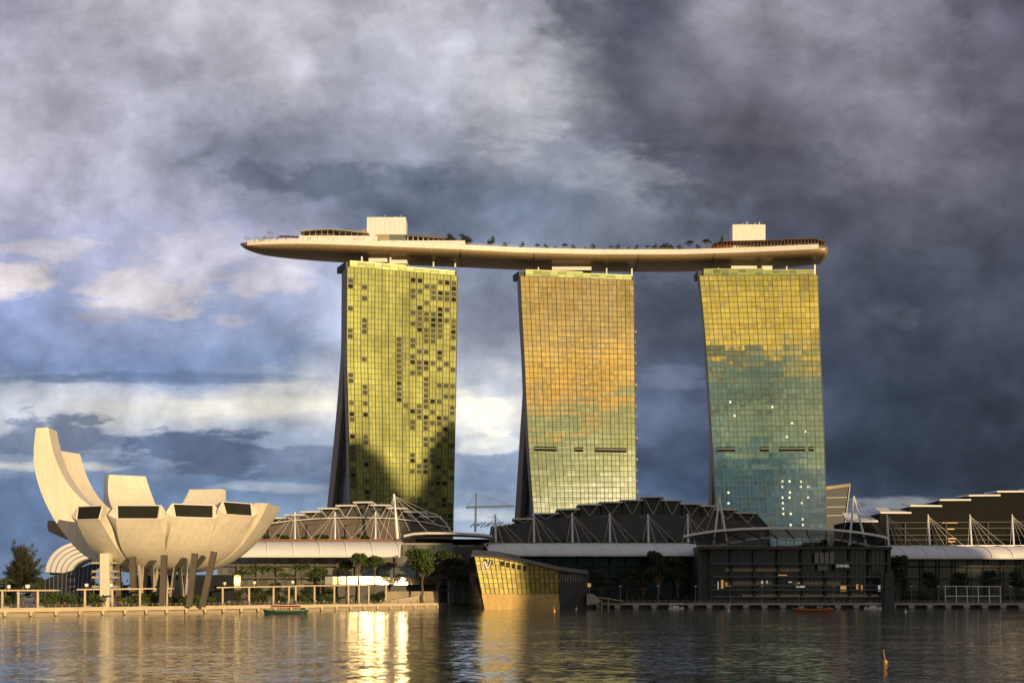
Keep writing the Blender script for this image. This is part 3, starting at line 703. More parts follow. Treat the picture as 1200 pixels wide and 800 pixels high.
# ================================================================== LOTUS SHAPED MUSEUM
MX, MY = XP(190, 490), 490.0
mus = thing('museum', 'white lotus shaped museum of petals on the promenade', 'museum', (MX, MY, 2.4))
R0, B0, ZB = 46.5, 40.0, 17.0
def petal(phi, ztip, half, chamf, over=0.0, thick=6.0, win=True, zin=33.0, rs=1.0, flare=0.0):
    ph = D2R(phi); er = Vector((math.sin(ph), -math.cos(ph), 0)); et = Vector((math.cos(ph), math.sin(ph), 0)); c0 = Vector((MX, MY, 0))
    n = 26
    ks = [(0, 14.5), (10.7, 15.0), (20, 16.8), (28.3, 21.4), (34.4, 27.6), (40, 36), (44.4, 46), (46.4, 56), (45.6, 68)]
    dense = []
    for k in range(len(ks) - 1):
        p_ = [Vector(ks[max(0, k-1)]), Vector(ks[k]), Vector(ks[k+1]), Vector(ks[min(len(ks)-1, k+2)])]
        for u_ in range(12):
            u = u_ / 12; dense.append(.5 * ((2*p_[1]) + (p_[2]-p_[0])*u + (2*p_[0]-5*p_[1]+4*p_[2]-p_[3])*u*u + (3*p_[1]-p_[0]-3*p_[2]+p_[3])*u**3))
    dense = [Vector((v[0] * rs, v[1])) for v in dense if v[1] <= ztip]
    rt = dense[-1][0]
    outer, inner = [], []
    wtop = 4.2 if win else 0.0
    for i in range(n + 1):
        fi = i / n * (len(dense) - 1); k0 = min(int(fi), len(dense) - 2); dv_ = dense[k0].lerp(dense[k0+1], fi - k0); r, z = max(2.0, dv_[0]), dv_[1]
        wd = r * math.tan(D2R(half)) * (1 + flare * (1 - i / n))
        cf = 0.0
        if chamf:
            k = max(0, (i / n - .45) / .55); cf = chamf * k * k
        outer.append((er * r + Vector((0, 0, z)), wd, wd * (1 - cf)))
        s = i / n; p0 = (6.0, zin); p1 = (rt - 9, zin + 1.5); p2 = (rt - (1.2 if win else thick), ztip + wtop)
        ri = (1-s)**2*p0[0] + 2*s*(1-s)*p1[0] + s*s*p2[0]; zi = (1-s)**2*p0[1] + 2*s*(1-s)*p1[1] + s*s*p2[1]
        inner.append((er * ri + Vector((0, 0, zi)), ri * math.tan(D2R(half)) * (1 + flare * (1 - s)) * (1 - cf * .75)))
    rings = []
    for m_, ((po, wd, wc), (pi, wi)) in enumerate(zip(outer, inner)):
        mid = lerp(po, pi, .30 if chamf else .10)
        a_ = outer[max(0, m_-1)][0]; b_ = outer[min(n, m_+1)][0]; tg = (b_ - a_).normalized(); nrm = tg.cross(et); nrm = nrm if nrm.dot(er) - nrm.z > 0 else -nrm
        row = [c0 + po + et * (wc * v) + nrm * (wc * .13 * (1 - v * v) * (1 - (m_ / n) ** 5)) for v in (-1, -.6, -.2, .2, .6, 1)]
        rings.append(row + [c0 + mid + et * wd, c0 + pi + et * wi, c0 + pi - et * wi, c0 + mid - et * wd])
    b = MB().loft(rings).build('petal', 'petal_skin', mus, smooth=True)
    b.data.set_sharp_from_angle(angle=D2R(24))
    if win:
        (po, wd, wc), (pi, wi) = outer[-1], inner[-1]
        a_, b_, c_, d_ = c0 + po - et * wc, c0 + po + et * wc, c0 + pi + et * wi, c0 + pi - et * wi
        cen = (a_ + b_ + c_ + d_) / 4; o_ = er * .06
        sh_ = lambda p: lerp(p, cen, .10) + o_
        MB().loft([[sh_(p) for p in (a_, b_, c_, d_)], [sh_(p) - er * .5 for p in (a_, b_, c_, d_)]]).build('skylight', 'window_dark', b)
        fr = MB()
        ps = [lerp(p, cen, .02) + er * .12 for p in (a_, b_, c_, d_)]
        for i in range(4): fr.bar(ps[i], ps[(i + 1) % 4], .3, .3)
        fr.build('skylight_frame', 'white_panel', b)
    return b
petal(-86, 67, 8.2, 0, win=False, thick=4.2, rs=.955, flare=1.0)
petal(-109, 60.5, 10.5, 0, win=False, thick=4.5, flare=1.0)
petal(-147, 53.5, 9.8, 0, win=False, thick=4, flare=1.3)
petal(171, 48.5, 9.0, 0, win=False, thick=4, flare=1.5)
petal(140, 42, 14, .3, win=False, thick=4)
petal(114, 40, 13, .3, win=False, thick=4)
petal(88, 39.5, 15, 0, win=False, thick=5)
petal(57, 34.8, 14.5, .34); petal(31, 33.4, 14.5, .28); petal(2.5, 32.8, 15, .28); petal(-26, 32.8, 11.9, .34)
# central hub under the bowl, lattice legs, dark leaning columns
MB().loft([[(MX + r*math.cos(6.28318*k/24), MY + r*math.sin(6.28318*k/24), z) for k in range(24)] for r, z in ((5, 14.0), (11, 14.4), (13, 19), (8, 33))]).build('bowl_hub', 'petal_skin', mus, smooth=True)
lat = [(162,661,166,692),(170,661,164,692),(174,660,168,690),(176,660,182,692),(188,662,178,692),(191,662,197,690),(207,660,200,694),(209,660,214,694),(217,660,219,692)]
for a_, b_, c_, d_ in lat:
    Y = 468 + (a_ % 7) * 1.0
    MB().tube(P(c_, d_, Y) * 1 + Vector((0, 0, -1.5)), P(a_, b_, Y) + Vector((0, 0, 2.0)), .75, n=8).build('lattice_leg', 'concrete', mus)
for a_, b_, c_, d_, Y in ((155.5, 654, 156.5, 696, 462), (192.5, 652, 190.5, 680, 455), (228.5, 650, 221.5, 697, 458), (251, 648, 237, 697, 462), (137, 656, 140, 693, 470)):
    p0, p1 = P(c_, d_, Y), P(a_, b_, Y); p0.z = 2.4; p1.z += .6
    MB().bar(p0, p1, 2.0, 1.7).build('leaning_column', 'column_dark', mus)
# lift tower with landings at the left
Y = 462
MB().box(XP(117, Y), Y, 2.4, XP(128, Y), Y + 4, ZP(648, Y)).build('stair_tower', 'petal_skin', mus)
for py in (659, 669, 676, 687):
    MB().box(XP(107, Y), Y + .5, ZP(py + 1.4, Y), XP(116.9, Y), Y + 3.5, ZP(py - 1.2, Y)).build('landing', 'concrete', mus)
    MB().box(XP(128.1, Y), Y + .5, ZP(py + 1.4, Y), XP(137, Y), Y + 3.5, ZP(py - 1.2, Y)).build('landing', 'concrete', mus)
MB().box(XP(137, 482), 500, 2.4, XP(262, 482), 512, 14).build('lobby_wall', 'dark_glass', mus)
# ================================================================== SHOPPING ARCADES BEHIND THE PROMENADE
def slab_roof(par, slabs, Y, dep, th, m='pale_metal'):
    for xa, xb, ya, yb in slabs:
        z0, z1 = ZP(ya, Y), ZP(yb, Y)
        MB().hexa([(XP(xa,Y), Y, z0-th), (XP(xb,Y), Y, z1-th), (XP(xb,Y), Y+dep, z1-th), (XP(xa,Y), Y+dep, z0-th)], [(XP(xa,Y), Y, z0), (XP(xb,Y), Y, z1), (XP(xb,Y), Y+dep, z1), (XP(xa,Y), Y+dep, z0)]).build('roof_slab', m, par)
def mast(par, xt, yt, xb, yb, Y, r, stays, name='mast'):
    """pole with its stay cables; stays are photo points with a distance"""
    p1, p0 = P(xt, yt, Y), P(xb, yb, Y)
    o = MB().tube(p0, p1, r, r * .62, 8).build(name, 'white_paint', par)
    for sx, sy, sy2 in stays:
        MB().tube(p1 - Vector((0, 0, .8)), P(sx, sy, Y + sy2), .085, .085, 5).build('cable', 'pale_metal', o)
    return o
def canopy(par, xa, xb, yt, yb, Y0, Y1, nrib, ribs_m='white_paint', m='fabric_white'):
    """barrel-vaulted glass canopy strip over the arcade front"""
    zt, zb = ZP(yt, Y1), ZP(yb, Y0); X0, X1 = XP(xa, Y0), XP(xb, Y0)
    arc = [(Y0 + (Y1 - Y0) * (1 - math.cos(k / 8 * math.pi / 2)), zb + (zt - zb) * math.sin(k / 8 * math.pi / 2)) for k in range(9)]
    MB().loft([[(x, y, z) for y, z in arc] + [(x, y + .3, z - .5) for y, z in reversed(arc)] for x in (X0, X1)]).build('canopy', m, par, smooth=False)
    for k in range(nrib + 1):
        x = lerp(X0 + .3, X1 - .3, k / nrib); b = MB()
        for (ya, za), (yc, zc) in zip(arc, arc[1:]): b.bar((x + (ya - Y0) * -.25, ya - .12, za + .16), (x + (yc - Y0) * -.25, yc - .12, zc + .16), .34, .3)
        b.build('canopy_rib', ribs_m, par)
    return zt, zb
def arcade_front(par, xa, xb, Y, zt, glass, floors, colm, ncol, slabm):
    X0, X1 = XP(xa, Y), XP(xb, Y); b = MB(); n = max(2, int((X1 - X0) / 2.4)); nz = max(2, int((zt - 2.4) / 2.6))
    for i in range(n):
        for j in range(nz):
            xl, xr = lerp(X0, X1, i / n), lerp(X0, X1, (i + 1) / n); z0, z1 = lerp(2.4, zt, j / nz), lerp(2.4, zt, (j + 1) / nz)
            b.q((xl, Y, z0), (xr, Y, z0), (xr, Y, z1), (xl, Y, z1), uv=[(i, j), (i+1, j), (i+1, j+1), (i, j+1)])
    b.build('shop_glass', glass, par, recalc=False)
    for z in floors: MB().box(X0, Y - 3.2, z - .35, X1, Y - .02, z + .35).build('floor_slab', slabm, par)
    for k in range(ncol + 1):
        x = lerp(X0 + .8, X1 - .8, k / ncol); MB().tube((x, Y - 2.4, 2.4), (x, Y - 2.4, zt), .38, n=8).build('column', colm, par)
YR, YM, YC0, YC1, YG = 676, 650, 626, 640, 643
# ---- left arcade
A1 = thing('shopping_arcade', 'left arcade with stepped white roof fins lit by the sun', 'arcade', (XP(420, 650), 650, 2.4), 'waterfront shopping arcades')
S1 = [(310,334,606,605.6),(333,356,602.2,602),(352,375,598.6,598.4),(372.5,395.5,594.6,594.4),(393,416.5,591.2,591),(413.5,436.5,587.4,587.2),(434,457,590.6,590.8),(454,477.5,594.2,594.4),(473.5,498,598.4,598.8),(492,516,604,604.4)]
slab_roof(A1, S1, YR, 24, .8)
arc_pts = [(306, 615), (335, 610.5), (370, 607.4), (415, 606), (460, 607), (495, 611), (528, 618)]
for (xa, xb, ya, yb) in S1:           # V struts from the slabs to the arched girder
    xm = (xa + xb) / 2
    o = MB().bar(P(xa + 3, ya + 1.5, YR + 1), P(xm, interp(xm, arc_pts), YR + 1), .26, .26)
    o.bar(P(xb - 3, yb + 1.5, YR + 1), P(xm + .5, interp(xm, arc_pts), YR + 1), .26, .26); o.build('roof_strut', 'pale_metal', A1)
b = MB()
for (xa, ya), (xc, yc) in zip(arc_pts, arc_pts[1:]): b.bar(P(xa, ya, YR + .5), P(xc, yc, YR + .5), .6, .5)
b.build('arched_girder', 'pale_metal', A1)
pts = [(XP(x, YR), ZP(y, YR)) for x, y in arc_pts]; b = MB()
b.ext([(XP(304, YR), 20)] + [(x, z - .6) for x, z in pts] + [(XP(530, YR), 20)], YR + 2.5, YR + 20); b.build('upper_wall', 'mid_wall', A1)
ptz = [(XP(304, YR), ZP(616, YR))] + [(XP((a_+b_)/2, YR), ZP((c_+d_)/2, YR) - 1.4) for a_, b_, c_, d_ in S1] + [(XP(530, YR), ZP(618, YR))]
MB().ext(ptz + [(x, z - .3) for x, z in reversed(pts)], YR + 4, YR + 22).build('clerestory', 'dark_wall', A1)
b = MB().path([P(498, 598.5, YR), P(512, 603, YR), P(522, 612, YR), P(528, 622, YR)], .35, 6); b.build('end_rib', 'pale_metal', A1)
for px in (345.5, 392.5, 440):
    st = [(px - 20, 632, 0), (px - 30, 632, 0), (px + 21, 632, 0), (px - 6, 632, -6), (px + 6, 632, -6), (px - 14, 606, YR - YM), (px + 14, 606, YR - YM)]
    mast(A1, px, 599.5, px, 633, YM, .52, st)
mast(A1, 461.5, 578.5, 466, 633, YM, .85, [(444, 632, 0), (452, 632, -4), (480, 622, 0), (500, 622, 0), (524, 622, 4), (476, 598, 26), (512, 604, 26), (420, 606, 26), (470, 632, -6)])
zt, zb = canopy(A1, 282, 469, 634.5, 651.5, YC0, YC1, 6)
MB().box(XP(276, YC1), YC1 + .4, zt - .1, XP(470, YC1), YC1 + 2, zt + 1.3).build('terrace_edge', 'wood', A1)
MB().box(XP(270, YC1), YC1 + 2.2, zt - 1.4, XP(530, YC1), YR + 4, zt - .5).build('terrace_floor', 'concrete', A1)
arcade_front(A1, 255, 560, YG, zb + 6, 'shore_glass', (8.5, 14.5, 20.5), 'mid_wall', 13, 'mid_wall')
MB().box(XP(526, YC0), YC0 + 8, 2.4, XP(566, YC0), YG - .5, ZP(640, YC0)).build('passage_wall', 'dark_wall', A1)
# end roof over the passage between the arcades
b = MB(); n = 10; Y = 632
top = [(473, 626.5), (484, 624), (500, 623), (530, 623.2), (560, 624.6), (577, 626.5)]
b.ext([(XP(x, Y), ZP(y, Y)) for x, y in top] + [(XP(x, Y), ZP(y + 2.6, Y)) for x, y in reversed(top)], Y, Y + 26); b.build('passage_roof', 'pale_metal', A1)
MB().box(XP(484, Y), Y + 17, 2.4, XP(572, Y), Y + 30, ZP(629.5, Y)).build('passage_block', 'slot_black', A1)
# the shop front that catches the low sun: a shallow bow of tall panes
b = MB(); n = 16; Yf = 632.0
sx = [lerp(384, 523, i / n) for i in range(n + 1)]
def fpos(i): X = XP(sx[i], Yf); t = (i / n - .5) * 2; return Vector((X, Yf - .5 + .5 * t * t + 1.1 * t ** 6 + (X - XP(459, Yf)) * .335, 0))
for i in range(n):
    p, q_ = fpos(i), fpos(i + 1)
    u = Vector((0, .058, 1.0))
    b.q(p + Vector((0,0,11.3)), q_ + Vector((0,0,11.3)), q_ + u * 3.6 + Vector((0,0,11.3)), p + u * 3.6 + Vector((0,0,11.3)), uv=[(i, 0), (i+1, 0), (i+1, 1), (i, 1)])
o = b.build('shop_window_band', 'bright_glass', A1, recalc=False)
fr = MB()
for i in range(n + 1):
    p = fpos(i) + Vector((0, -.1, 0)); fr.bar(p + Vector((0,0,11.2)), p + Vector((0,.45,15)), .14, .14)
fr.build('window_frame', 'mullion', o)
MB().hexa([fpos(0) + Vector((0,.3,2.4)), fpos(n) + Vector((0,.3,2.4)), fpos(n) + Vector((0,9,2.4)), fpos(0) + Vector((0,30,2.4))], [fpos(0) + Vector((0,.3,11.2)), fpos(n) + Vector((0,.3,11.2)), fpos(n) + Vector((0,9,11.2)), fpos(0) + Vector((0,30,11.2))]).build('shop_base', 'dark_wall', A1)
# ---- middle arcade
A2 = thing('shopping_arcade', 'middle arcade with a dark stepped fan roof and a row of slim masts', 'arcade', (XP(730, 650), 650, 2.4), 'waterfront shopping arcades')
S2 = [(600,627,606.8,606.6),(624,655,600.6,600.4),(652,680,595.8,595.6),(677,705,590.2,590),(702,730,587.4,587.2),(727,754,585,584.8),(751,779,581.2,581),(775,800,585,585.2),(797,823,589,589.4),(820,842,591.6,591.8),(838,866,595.6,596),(862,889,599.6,600)]
slab_roof(A2, S2, YR, 24, .7)
zs2 = [(XP((a_+b_)/2, YR), ZP((c_+d_)/2, YR) - .9) for a_, b_, c_, d_ in S2]
b = MB()
for a_, b_, c_, d_ in S2:
    b.ext([(XP(a_+3, YR), 20), (XP(a_+3, YR), ZP(c_, YR) - .75), (XP(b_-1.5, YR), ZP(d_, YR) - .75), (XP(b_-1.5, YR), 20)], YR + 2.0 + (a_ % 5) * .1, YR + 22)
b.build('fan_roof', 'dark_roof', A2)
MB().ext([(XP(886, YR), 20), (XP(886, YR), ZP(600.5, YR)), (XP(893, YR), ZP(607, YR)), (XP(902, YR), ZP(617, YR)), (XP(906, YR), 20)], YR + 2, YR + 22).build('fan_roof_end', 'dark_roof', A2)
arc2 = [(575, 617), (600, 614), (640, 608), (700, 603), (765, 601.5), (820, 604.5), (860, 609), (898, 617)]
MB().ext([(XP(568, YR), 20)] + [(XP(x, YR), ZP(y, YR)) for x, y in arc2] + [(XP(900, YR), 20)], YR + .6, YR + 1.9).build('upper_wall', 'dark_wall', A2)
for a_, b_, c_, d_ in S2:
    xm = (a_ + b_) / 2
    o = MB().bar(P(a_ + 4, c_ + 1.4, YR + .3), P(xm, interp(xm, arc2), YR + .3), .3, .3); o.bar(P(b_ - 4, d_ + 1.4, YR + .3), P(xm + .6, interp(xm, arc2), YR + .3), .3, .3); o.build('roof_strut', 'steel', A2)
for i, (px, yt) in enumerate(((581, 603), (626, 601), (671, 600.5), (715, 601), (760, 602), (806.5, 601.5))):
    mast(A2, px - .6, yt, px, 635, YM, .55, [(px - 7, 635, -3), (px + 12, 650, -22), (px + 22, 635, 0), (px + 32, 635, 2), (px + 8, 636, -6), (px - 10, 606, 26)])
o = mast(A2, 843, 581.5, 836.5, 638, YM, .6, [(822, 634, 0), (862, 612, 20), (884, 618, 20), (848, 636, 0), (806, 634, 0)])
MB().tube(P(852.5, 638, YM), P(843, 581.5, YM), .6, .4, 8).build('mast_leg', 'white_paint', o)
zt, zb = canopy(A2, 572, 818, 637, 650.3, YC0, YC1, 11)
MB().box(XP(568, YC1), YC1 + .4, zt - .1, XP(806, YC1), YC1 + 2, zt + .6).build('terrace_edge', 'steel', A2)
MB().box(XP(545, YC1), YC1 + 2.2, zt - 1.4, XP(900, YC1), YR + 4, zt - .5).build('terrace_floor', 'concrete', A2)
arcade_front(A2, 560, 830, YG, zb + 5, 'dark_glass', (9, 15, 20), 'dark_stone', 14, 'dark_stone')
# far small masts in the gap
o = mast(A2, 558, 577, 557, 623, 690, .6, [(546, 594, 4), (600, 592, 6)])
for px in (547, 572, 590):
    pass
MB().bar(P(546, 594.2, 692), P(603, 592.6, 692), .5, 1.0).build('far_girder', 'white_paint', A2)
mast(A2, 580, 602, 581, 634, 686, .5, [(570, 620, 0), (592, 622, 0)])
rr_ = random.Random(9)
b = MB()
for k in range(14):
    px = lerp(551, 604, k / 13); b.bar(P(px, 617 + rr_.uniform(-1, 1), 688), P(px + 6, 612.5 + rr_.uniform(-1.5, 1), 690), .5, .5)
b.build('far_roof_truss', 'pale_metal', A2)
# ---- entrance pavilion with the lens shaped glass canopy
PV = thing('entrance_pavilion', 'dark glass entrance hall under a shallow arched canopy', 'pavilion', (XP(922, 620), 620, 2.4))
front_arc = [(801, 628.2), (815, 625.2), (840, 621.6), (870, 619.4), (905, 618.4), (940, 618.6), (975, 620.2), (1005, 623.4), (1028, 627), (1040, 630)]
rear_arc = [(838, 640), (858, 635.5), (880, 631.5), (905, 629.3), (930, 628.8), (955, 629.5), (980, 632), (1005, 636), (1022, 640)]
Yf, Yb = 604, 640
def arcpt(arc, t, Y):
    x = lerp(arc[0][0], arc[-1][0], t); return P(x, interp(x, arc), Y)
b = MB(); n = 28
for i in range(n):
    A, B = arcpt(front_arc, i / n, Yf), arcpt(front_arc, (i + 1) / n, Yf)
    b.bar(A, B + (B - A) * .02, 1.2, 1.0)
b.build('front_arch', 'white_paint', PV)
b = MB()
for i in range(n):
    A, B = arcpt(rear_arc, i / n, Yb), arcpt(rear_arc, (i + 1) / n, Yb); b.bar(A, B + (B - A) * .02, .8, .9)
b.build('rear_arch', 'white_paint', PV)
b = MB()
for i in range(n):
    A, B = arcpt(front_arc, i / n, Yf), arcpt(front_arc, (i + 1) / n, Yf); C_, D_ = arcpt(rear_arc, (i + 1) / n, Yb), arcpt(rear_arc, i / n, Yb)
    u = Vector((0, 0, .25)); b.hexa([A - u, B - u, C_ - u, D_ - u], [A, B, C_, D_])
mat('canopy_grey', (.20, .20, .21), .25, var=.1)
def clear_glass():
    m = bpy.data.materials.new('roof_glass'); m.use_nodes = True; n_ = NT(m.node_tree); b_ = m.node_tree.nodes['Principled BSDF']; b_.inputs['Base Color'].default_value = (.12, .12, .12, 1); b_.inputs['Roughness'].default_value = .15
    tr = n_.n('ShaderNodeBsdfTransparent'); mx = n_.n('ShaderNodeMixShader'); mx.inputs[0].default_value = .45; o_ = [x for x in m.node_tree.nodes if x.type == 'OUTPUT_MATERIAL'][0]
    m.node_tree.links.new(tr.outputs[0], mx.inputs[1]); m.node_tree.links.new(b_.outputs[0], mx.inputs[2]); m.node_tree.links.new(mx.outputs[0], o_.inputs[0]); M['roof_glass'] = m
clear_glass(); b.build('glass_roof', 'roof_glass', PV)
for i in range(1, 10):
    A, B = arcpt(front_arc, i / 10, Yf), arcpt(rear_arc, i / 10, Yb)
    MB().bar(A - Vector((0, 0, .9)), B - Vector((0, 0, .7)), .35, .5).build('roof_rib', 'dark_wall', PV)
for i in range(9):
    x = lerp(846, 1016, i / 8); A = P(x, interp(x, rear_arc), Yb - 1); MB().tube((A.x, A.y, ZP(641, Yb)), A, .22, n=6).build('gallery_post', 'pale_metal', PV)
MB().box(XP(818, 612), 612, 2.4, XP(1044, 612), 638.5, ZP(640, 612)).build('hall', 'dark_wall', PV)
hg = MB(); X0, X1, Y = XP(834, 611), XP(1042, 611), 611.6
for i in range(36):
    for j in range(8):
        xl, xr = lerp(X0, X1, i / 36), lerp(X0, X1, (i + 1) / 36); z0, z1 = lerp(6, 27.5, j / 8), lerp(6, 27.5, (j + 1) / 8)
        hg.q((xl, Y, z0), (xr, Y, z0), (xr, Y, z1), (xl, Y, z1), uv=[(i, j), (i+1, j), (i+1, j+1), (i, j+1)])
hg.build('hall_glass', 'dark_glass', PV, recalc=False)
for px in (820, 833, 857, 884, 912, 940, 967, 996, 1019, 1041): MB().box(XP(px, 610) - .6, 609.6, 2.4, XP(px, 610) + .6, 611, ZP(641, 610)).build('hall_column', 'dark_stone', PV)
MB().box(XP(818, 609), 606.4, ZP(643.5, 609), XP(1044, 609), 611.4, ZP(640.6, 609)).build('fascia', 'dark_stone', PV)
for z in (8.6, 14.6, 20.6): MB().box(XP(834, 609), 606.8, z - .3, XP(1042, 609), 609.5, z + .3).build('gallery_slab', 'slab_grey', PV)
for k in range(44):
    x = lerp(XP(835, 611), XP(1041, 611), k / 43); MB().box(x - .09, 611.3, 3, x + .09, 611.55, 27).build('glazing_bar', 'rail_dim', PV)
for z, x0_, x1_ in ((11.2, 846, 905), (11.2, 930, 985), (17.2, 850, 940), (5.4, 870, 1030)):
    MB().box(XP(x0_, 611), 611.35, z, XP(x1_, 611), 611.58, z + 1.3).build('added_glow_strip', 'added_glow', PV)  # faint warm glow strips added to relieve the dark hall front
for xa, xb, ya, yb in ((954, 978, 647, 660), (958, 970, 661, 668)):
    for i in range(4):
        x_ = lerp(xa, xb, (i + .1) / 4); x2 = lerp(xa, xb, (i + .9) / 4)
        MB().box(XP(x_, 609), 608.9, ZP(yb, 609), XP(x2, 609), 609.2, ZP(ya, 609)).build('glazed_screen', 'canopy_grey', PV)
def writing(text, x0, x1, ymid, Y, m, par=None, name='lettering', hgt=None, yaw=0.0, cap=2.0):
    cu = bpy.data.curves.new('t', 'FONT'); cu.body = text; cu.extrude = .04; cu.align_x = 'CENTER'; cu.align_y = 'CENTER'
    o = bpy.data.objects.new('t', cu); C.objects.link(o); dg = bpy.context.evaluated_depsgraph_get()
    me = bpy.data.meshes.new_from_object(o.evaluated_get(dg)); bpy.data.objects.remove(o)
    xs = [v.co.x for v in me.vertices]; ys = [v.co.y for v in me.vertices]
    wd = XP(x1, Y) - XP(x0, Y); sx_ = wd / (max(xs) - min(xs)); sy_ = (hgt / (max(ys) - min(ys))) if hgt else sx_
    c = P((x0 + x1) / 2, ymid, Y); cx_ = (max(xs) + min(xs)) / 2; cy_ = (max(ys) + min(ys)) / 2
    rot = Matrix.Rotation(yaw, 3, 'Z')
    for v in me.vertices: v.co = rot @ Vector(((v.co.x - cx_) * sx_, -v.co.z, (v.co.y - cy_) * sy_))
    me.materials.clear(); me.materials.append(M[m]); o = bpy.data.objects.new(name, me); C.objects.link(o)
    if par is not None: o.parent = par; o.location = c - ORG[par]
    else: o.location = c
    return o
sg = MB().box(XP(978, 609), 608.7, ZP(667.5, 609), XP(997, 609), 609.2, ZP(657, 609)).build('shop_sign', 'dark_wall')
tag(sg, 'dark shop sign with small white capital letters on the entrance hall', 'sign')
writing('CHANEL', 980, 995.5, 662.6, 608.5, 'sign_white', sg, hgt=1.15)
# ---- right arcade
mat('rail_dark', (.13, .125, .12), .5, var=.1)
A3 = thing('shopping_arcade', 'right arcade with large pale roof plates stepping up to the right', 'arcade', (XP(1130, 650), 650, 2.4), 'waterfront shopping arcades')
def plate(par, pts, Y, dep, th):
    q_ = [(XP(x, Y), ZP(y, Y)) for x, y in pts]       # front-left, front-right, back-right, back-left (eaves lower than ridge)
    (a, za), (b_, zb_), (c, zc), (d_, zd) = q_
    MB().hexa([(a, Y, za - th), (b_, Y, zb_ - th), (c, Y + dep, zc - th), (d_, Y + dep, zd - th)], [(a, Y, za), (b_, Y, zb_), (c, Y + dep, zc), (d_, Y + dep, zd)]).build('roof_plate', 'white_panel', par)
YP = 668
plate(A3, [(992, 609.5), (1029, 609.5), (1034, 601), (1000, 597)], YP, 22, .9)
plate(A3, [(1032, 599.4), (1068, 599.6), (1071, 592.5), (1038, 591)], YP, 22, .8)
plate(A3, [(1067, 591.4), (1104, 591.6), (1106, 587), (1071, 586)], YP, 22, .8)
plate(A3, [(1101.5, 584.6), (1138, 584.4), (1140, 582), (1104, 581)], YP, 22, .8)
plate(A3, [(1135.5, 579.4), (1172.5, 579), (1174, 577), (1138, 577)], YP, 22, .8)
plate(A3, [(1168.5, 574.8), (1215, 574.4), (1218, 572.5), (1171, 573)], YP, 22, .8)
plate(A3, [(1211, 570.8), (1255, 570.4), (1258, 568.5), (1213, 569)], YP, 22, .8)
for xa_, xb_, ya_ in ((1254, 1302, 568), (1297, 1347, 571.6), (1342, 1392, 576.6), (1387, 1440, 584.6)): plate(A3, [(xa_, ya_), (xb_, ya_), (xb_ + 2, ya_ - 2), (xa_ + 2, ya_ - 2)], YP, 22, .8)
b = MB()
for x0, x1, y in ((994, 1032, 611), (1032, 1067, 601), (1067, 1101, 593.2), (1101, 1136, 586.2), (1136, 1170, 581), (1170, 1212, 576.4), (1212, 1258, 572.2), (1258, 1300, 569.5), (1300, 1345, 573), (1345, 1390, 578), (1390, 1438, 586)):
    b.ext([(XP(x0, YP), 20), (XP(x0, YP), ZP(y, YP)), (XP(x1, YP), ZP(y, YP)), (XP(x1, YP), 20)], YP + 1.5, YP + 30)
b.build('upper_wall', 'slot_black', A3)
for y in (612, 619, 626.5, 632):
    MB().bar(P(1040, y, YP + .6), P(1438, y - (0 if y > 620 else 2), YP + .6), .14, .2).build('gallery_rail', 'rail_dark', A3)
for px in (1061, 1109, 1158, 1206): MB().tube(P(px, 637, YP + .4), P(px, 612, YP + .4), .22, n=6).build('gallery_post', 'rail_dark', A3)
for xa, xb, y in ((1105, 1123, 611.5), (1111, 1119, 619), (1112, 1121, 630), (1112, 1120, 633.6)):
    MB().box(XP(xa, YP), YP + .9, ZP(y + 1, YP), XP(xb, YP), YP + 1.3, ZP(y, YP)).build('gallery_light', 'lamp_warm', A3)
for px in (1040.5, 1088.5, 1137.5, 1187, 1237, 1287, 1337, 1387):
    mast(A3, px - 1, 602.5, px + 1, 638, YM, .5, [(px - 3, 638, -2), (px + 18, 638, 0), (px + 30, 640, 0), (px + 14, 652, -24), (px + 42, 640, 0)])
o = mast(A3, 1000.5, 581, 995.5, 638, YM, .6, [(1034, 630, 0), (1046, 640, 0), (985, 632, 0)])
MB().tube(P(1015, 638, YM), P(1000.5, 581, YM), .6, .4, 8).build('mast_leg', 'white_paint', o)
zt, zb = canopy(A3, 1036, 1440, 639.5, 653.5, YC0, YC1, 16)
MB().box(XP(1040, YC1), YC1 + .4, zt - .1, XP(1440, YC1), YC1 + 2, zt + .5).build('terrace_edge', 'steel', A3)
MB().box(XP(1000, YC1), YC1 + 2.2, zt - 1.4, XP(1440, YC1), YP + 4, zt - .5).build('terrace_floor', 'concrete', A3)
arcade_front(A3, 1040, 1440, YG, zb + 5, 'dark_glass', (8, 14, 20), 'dark_stone', 21, 'dark_stone')
# grey tapered hall behind, beside the right tower
TB = thing('theatre', 'grey slanted building showing beside the right hotel tower', 'theatre', (XP(982, 840), 840, 2.4))
mat('grey_wall', (.075, .085, .098), .6, var=.15, vs=.2, stretch=(.2, 1, 3)); MB().ext([(XP(965, 840), 2.4), (XP(967, 840), ZP(570.5, 840)), (XP(996, 840), ZP(567, 840)), (XP(989, 840), ZP(620, 840)), (XP(986, 840), 2.4)], 840, 862).build('wall', 'grey_wall', TB)
MB().ext([(XP(966.5, 839), ZP(574, 839)), (XP(966.5, 839), ZP(570, 839)), (XP(996.6, 839), ZP(566.2, 839)), (XP(995.8, 839), ZP(569.8, 839))], 838.5, 839.8).build('roof_edge', 'tan_wall', TB)
MB().bar(P(996.3, 567, 839.4), P(989.5, 620, 839.4), .4, .4).build('corner_trim', 'pale_metal', TB)
for py in (583, 594, 604):
    MB().bar(P(968, py, 839.6), P(994.5 - (py - 567) * .13, py - .6, 839.6), .2, .35).build('wall_joint', 'pale_metal', TB)
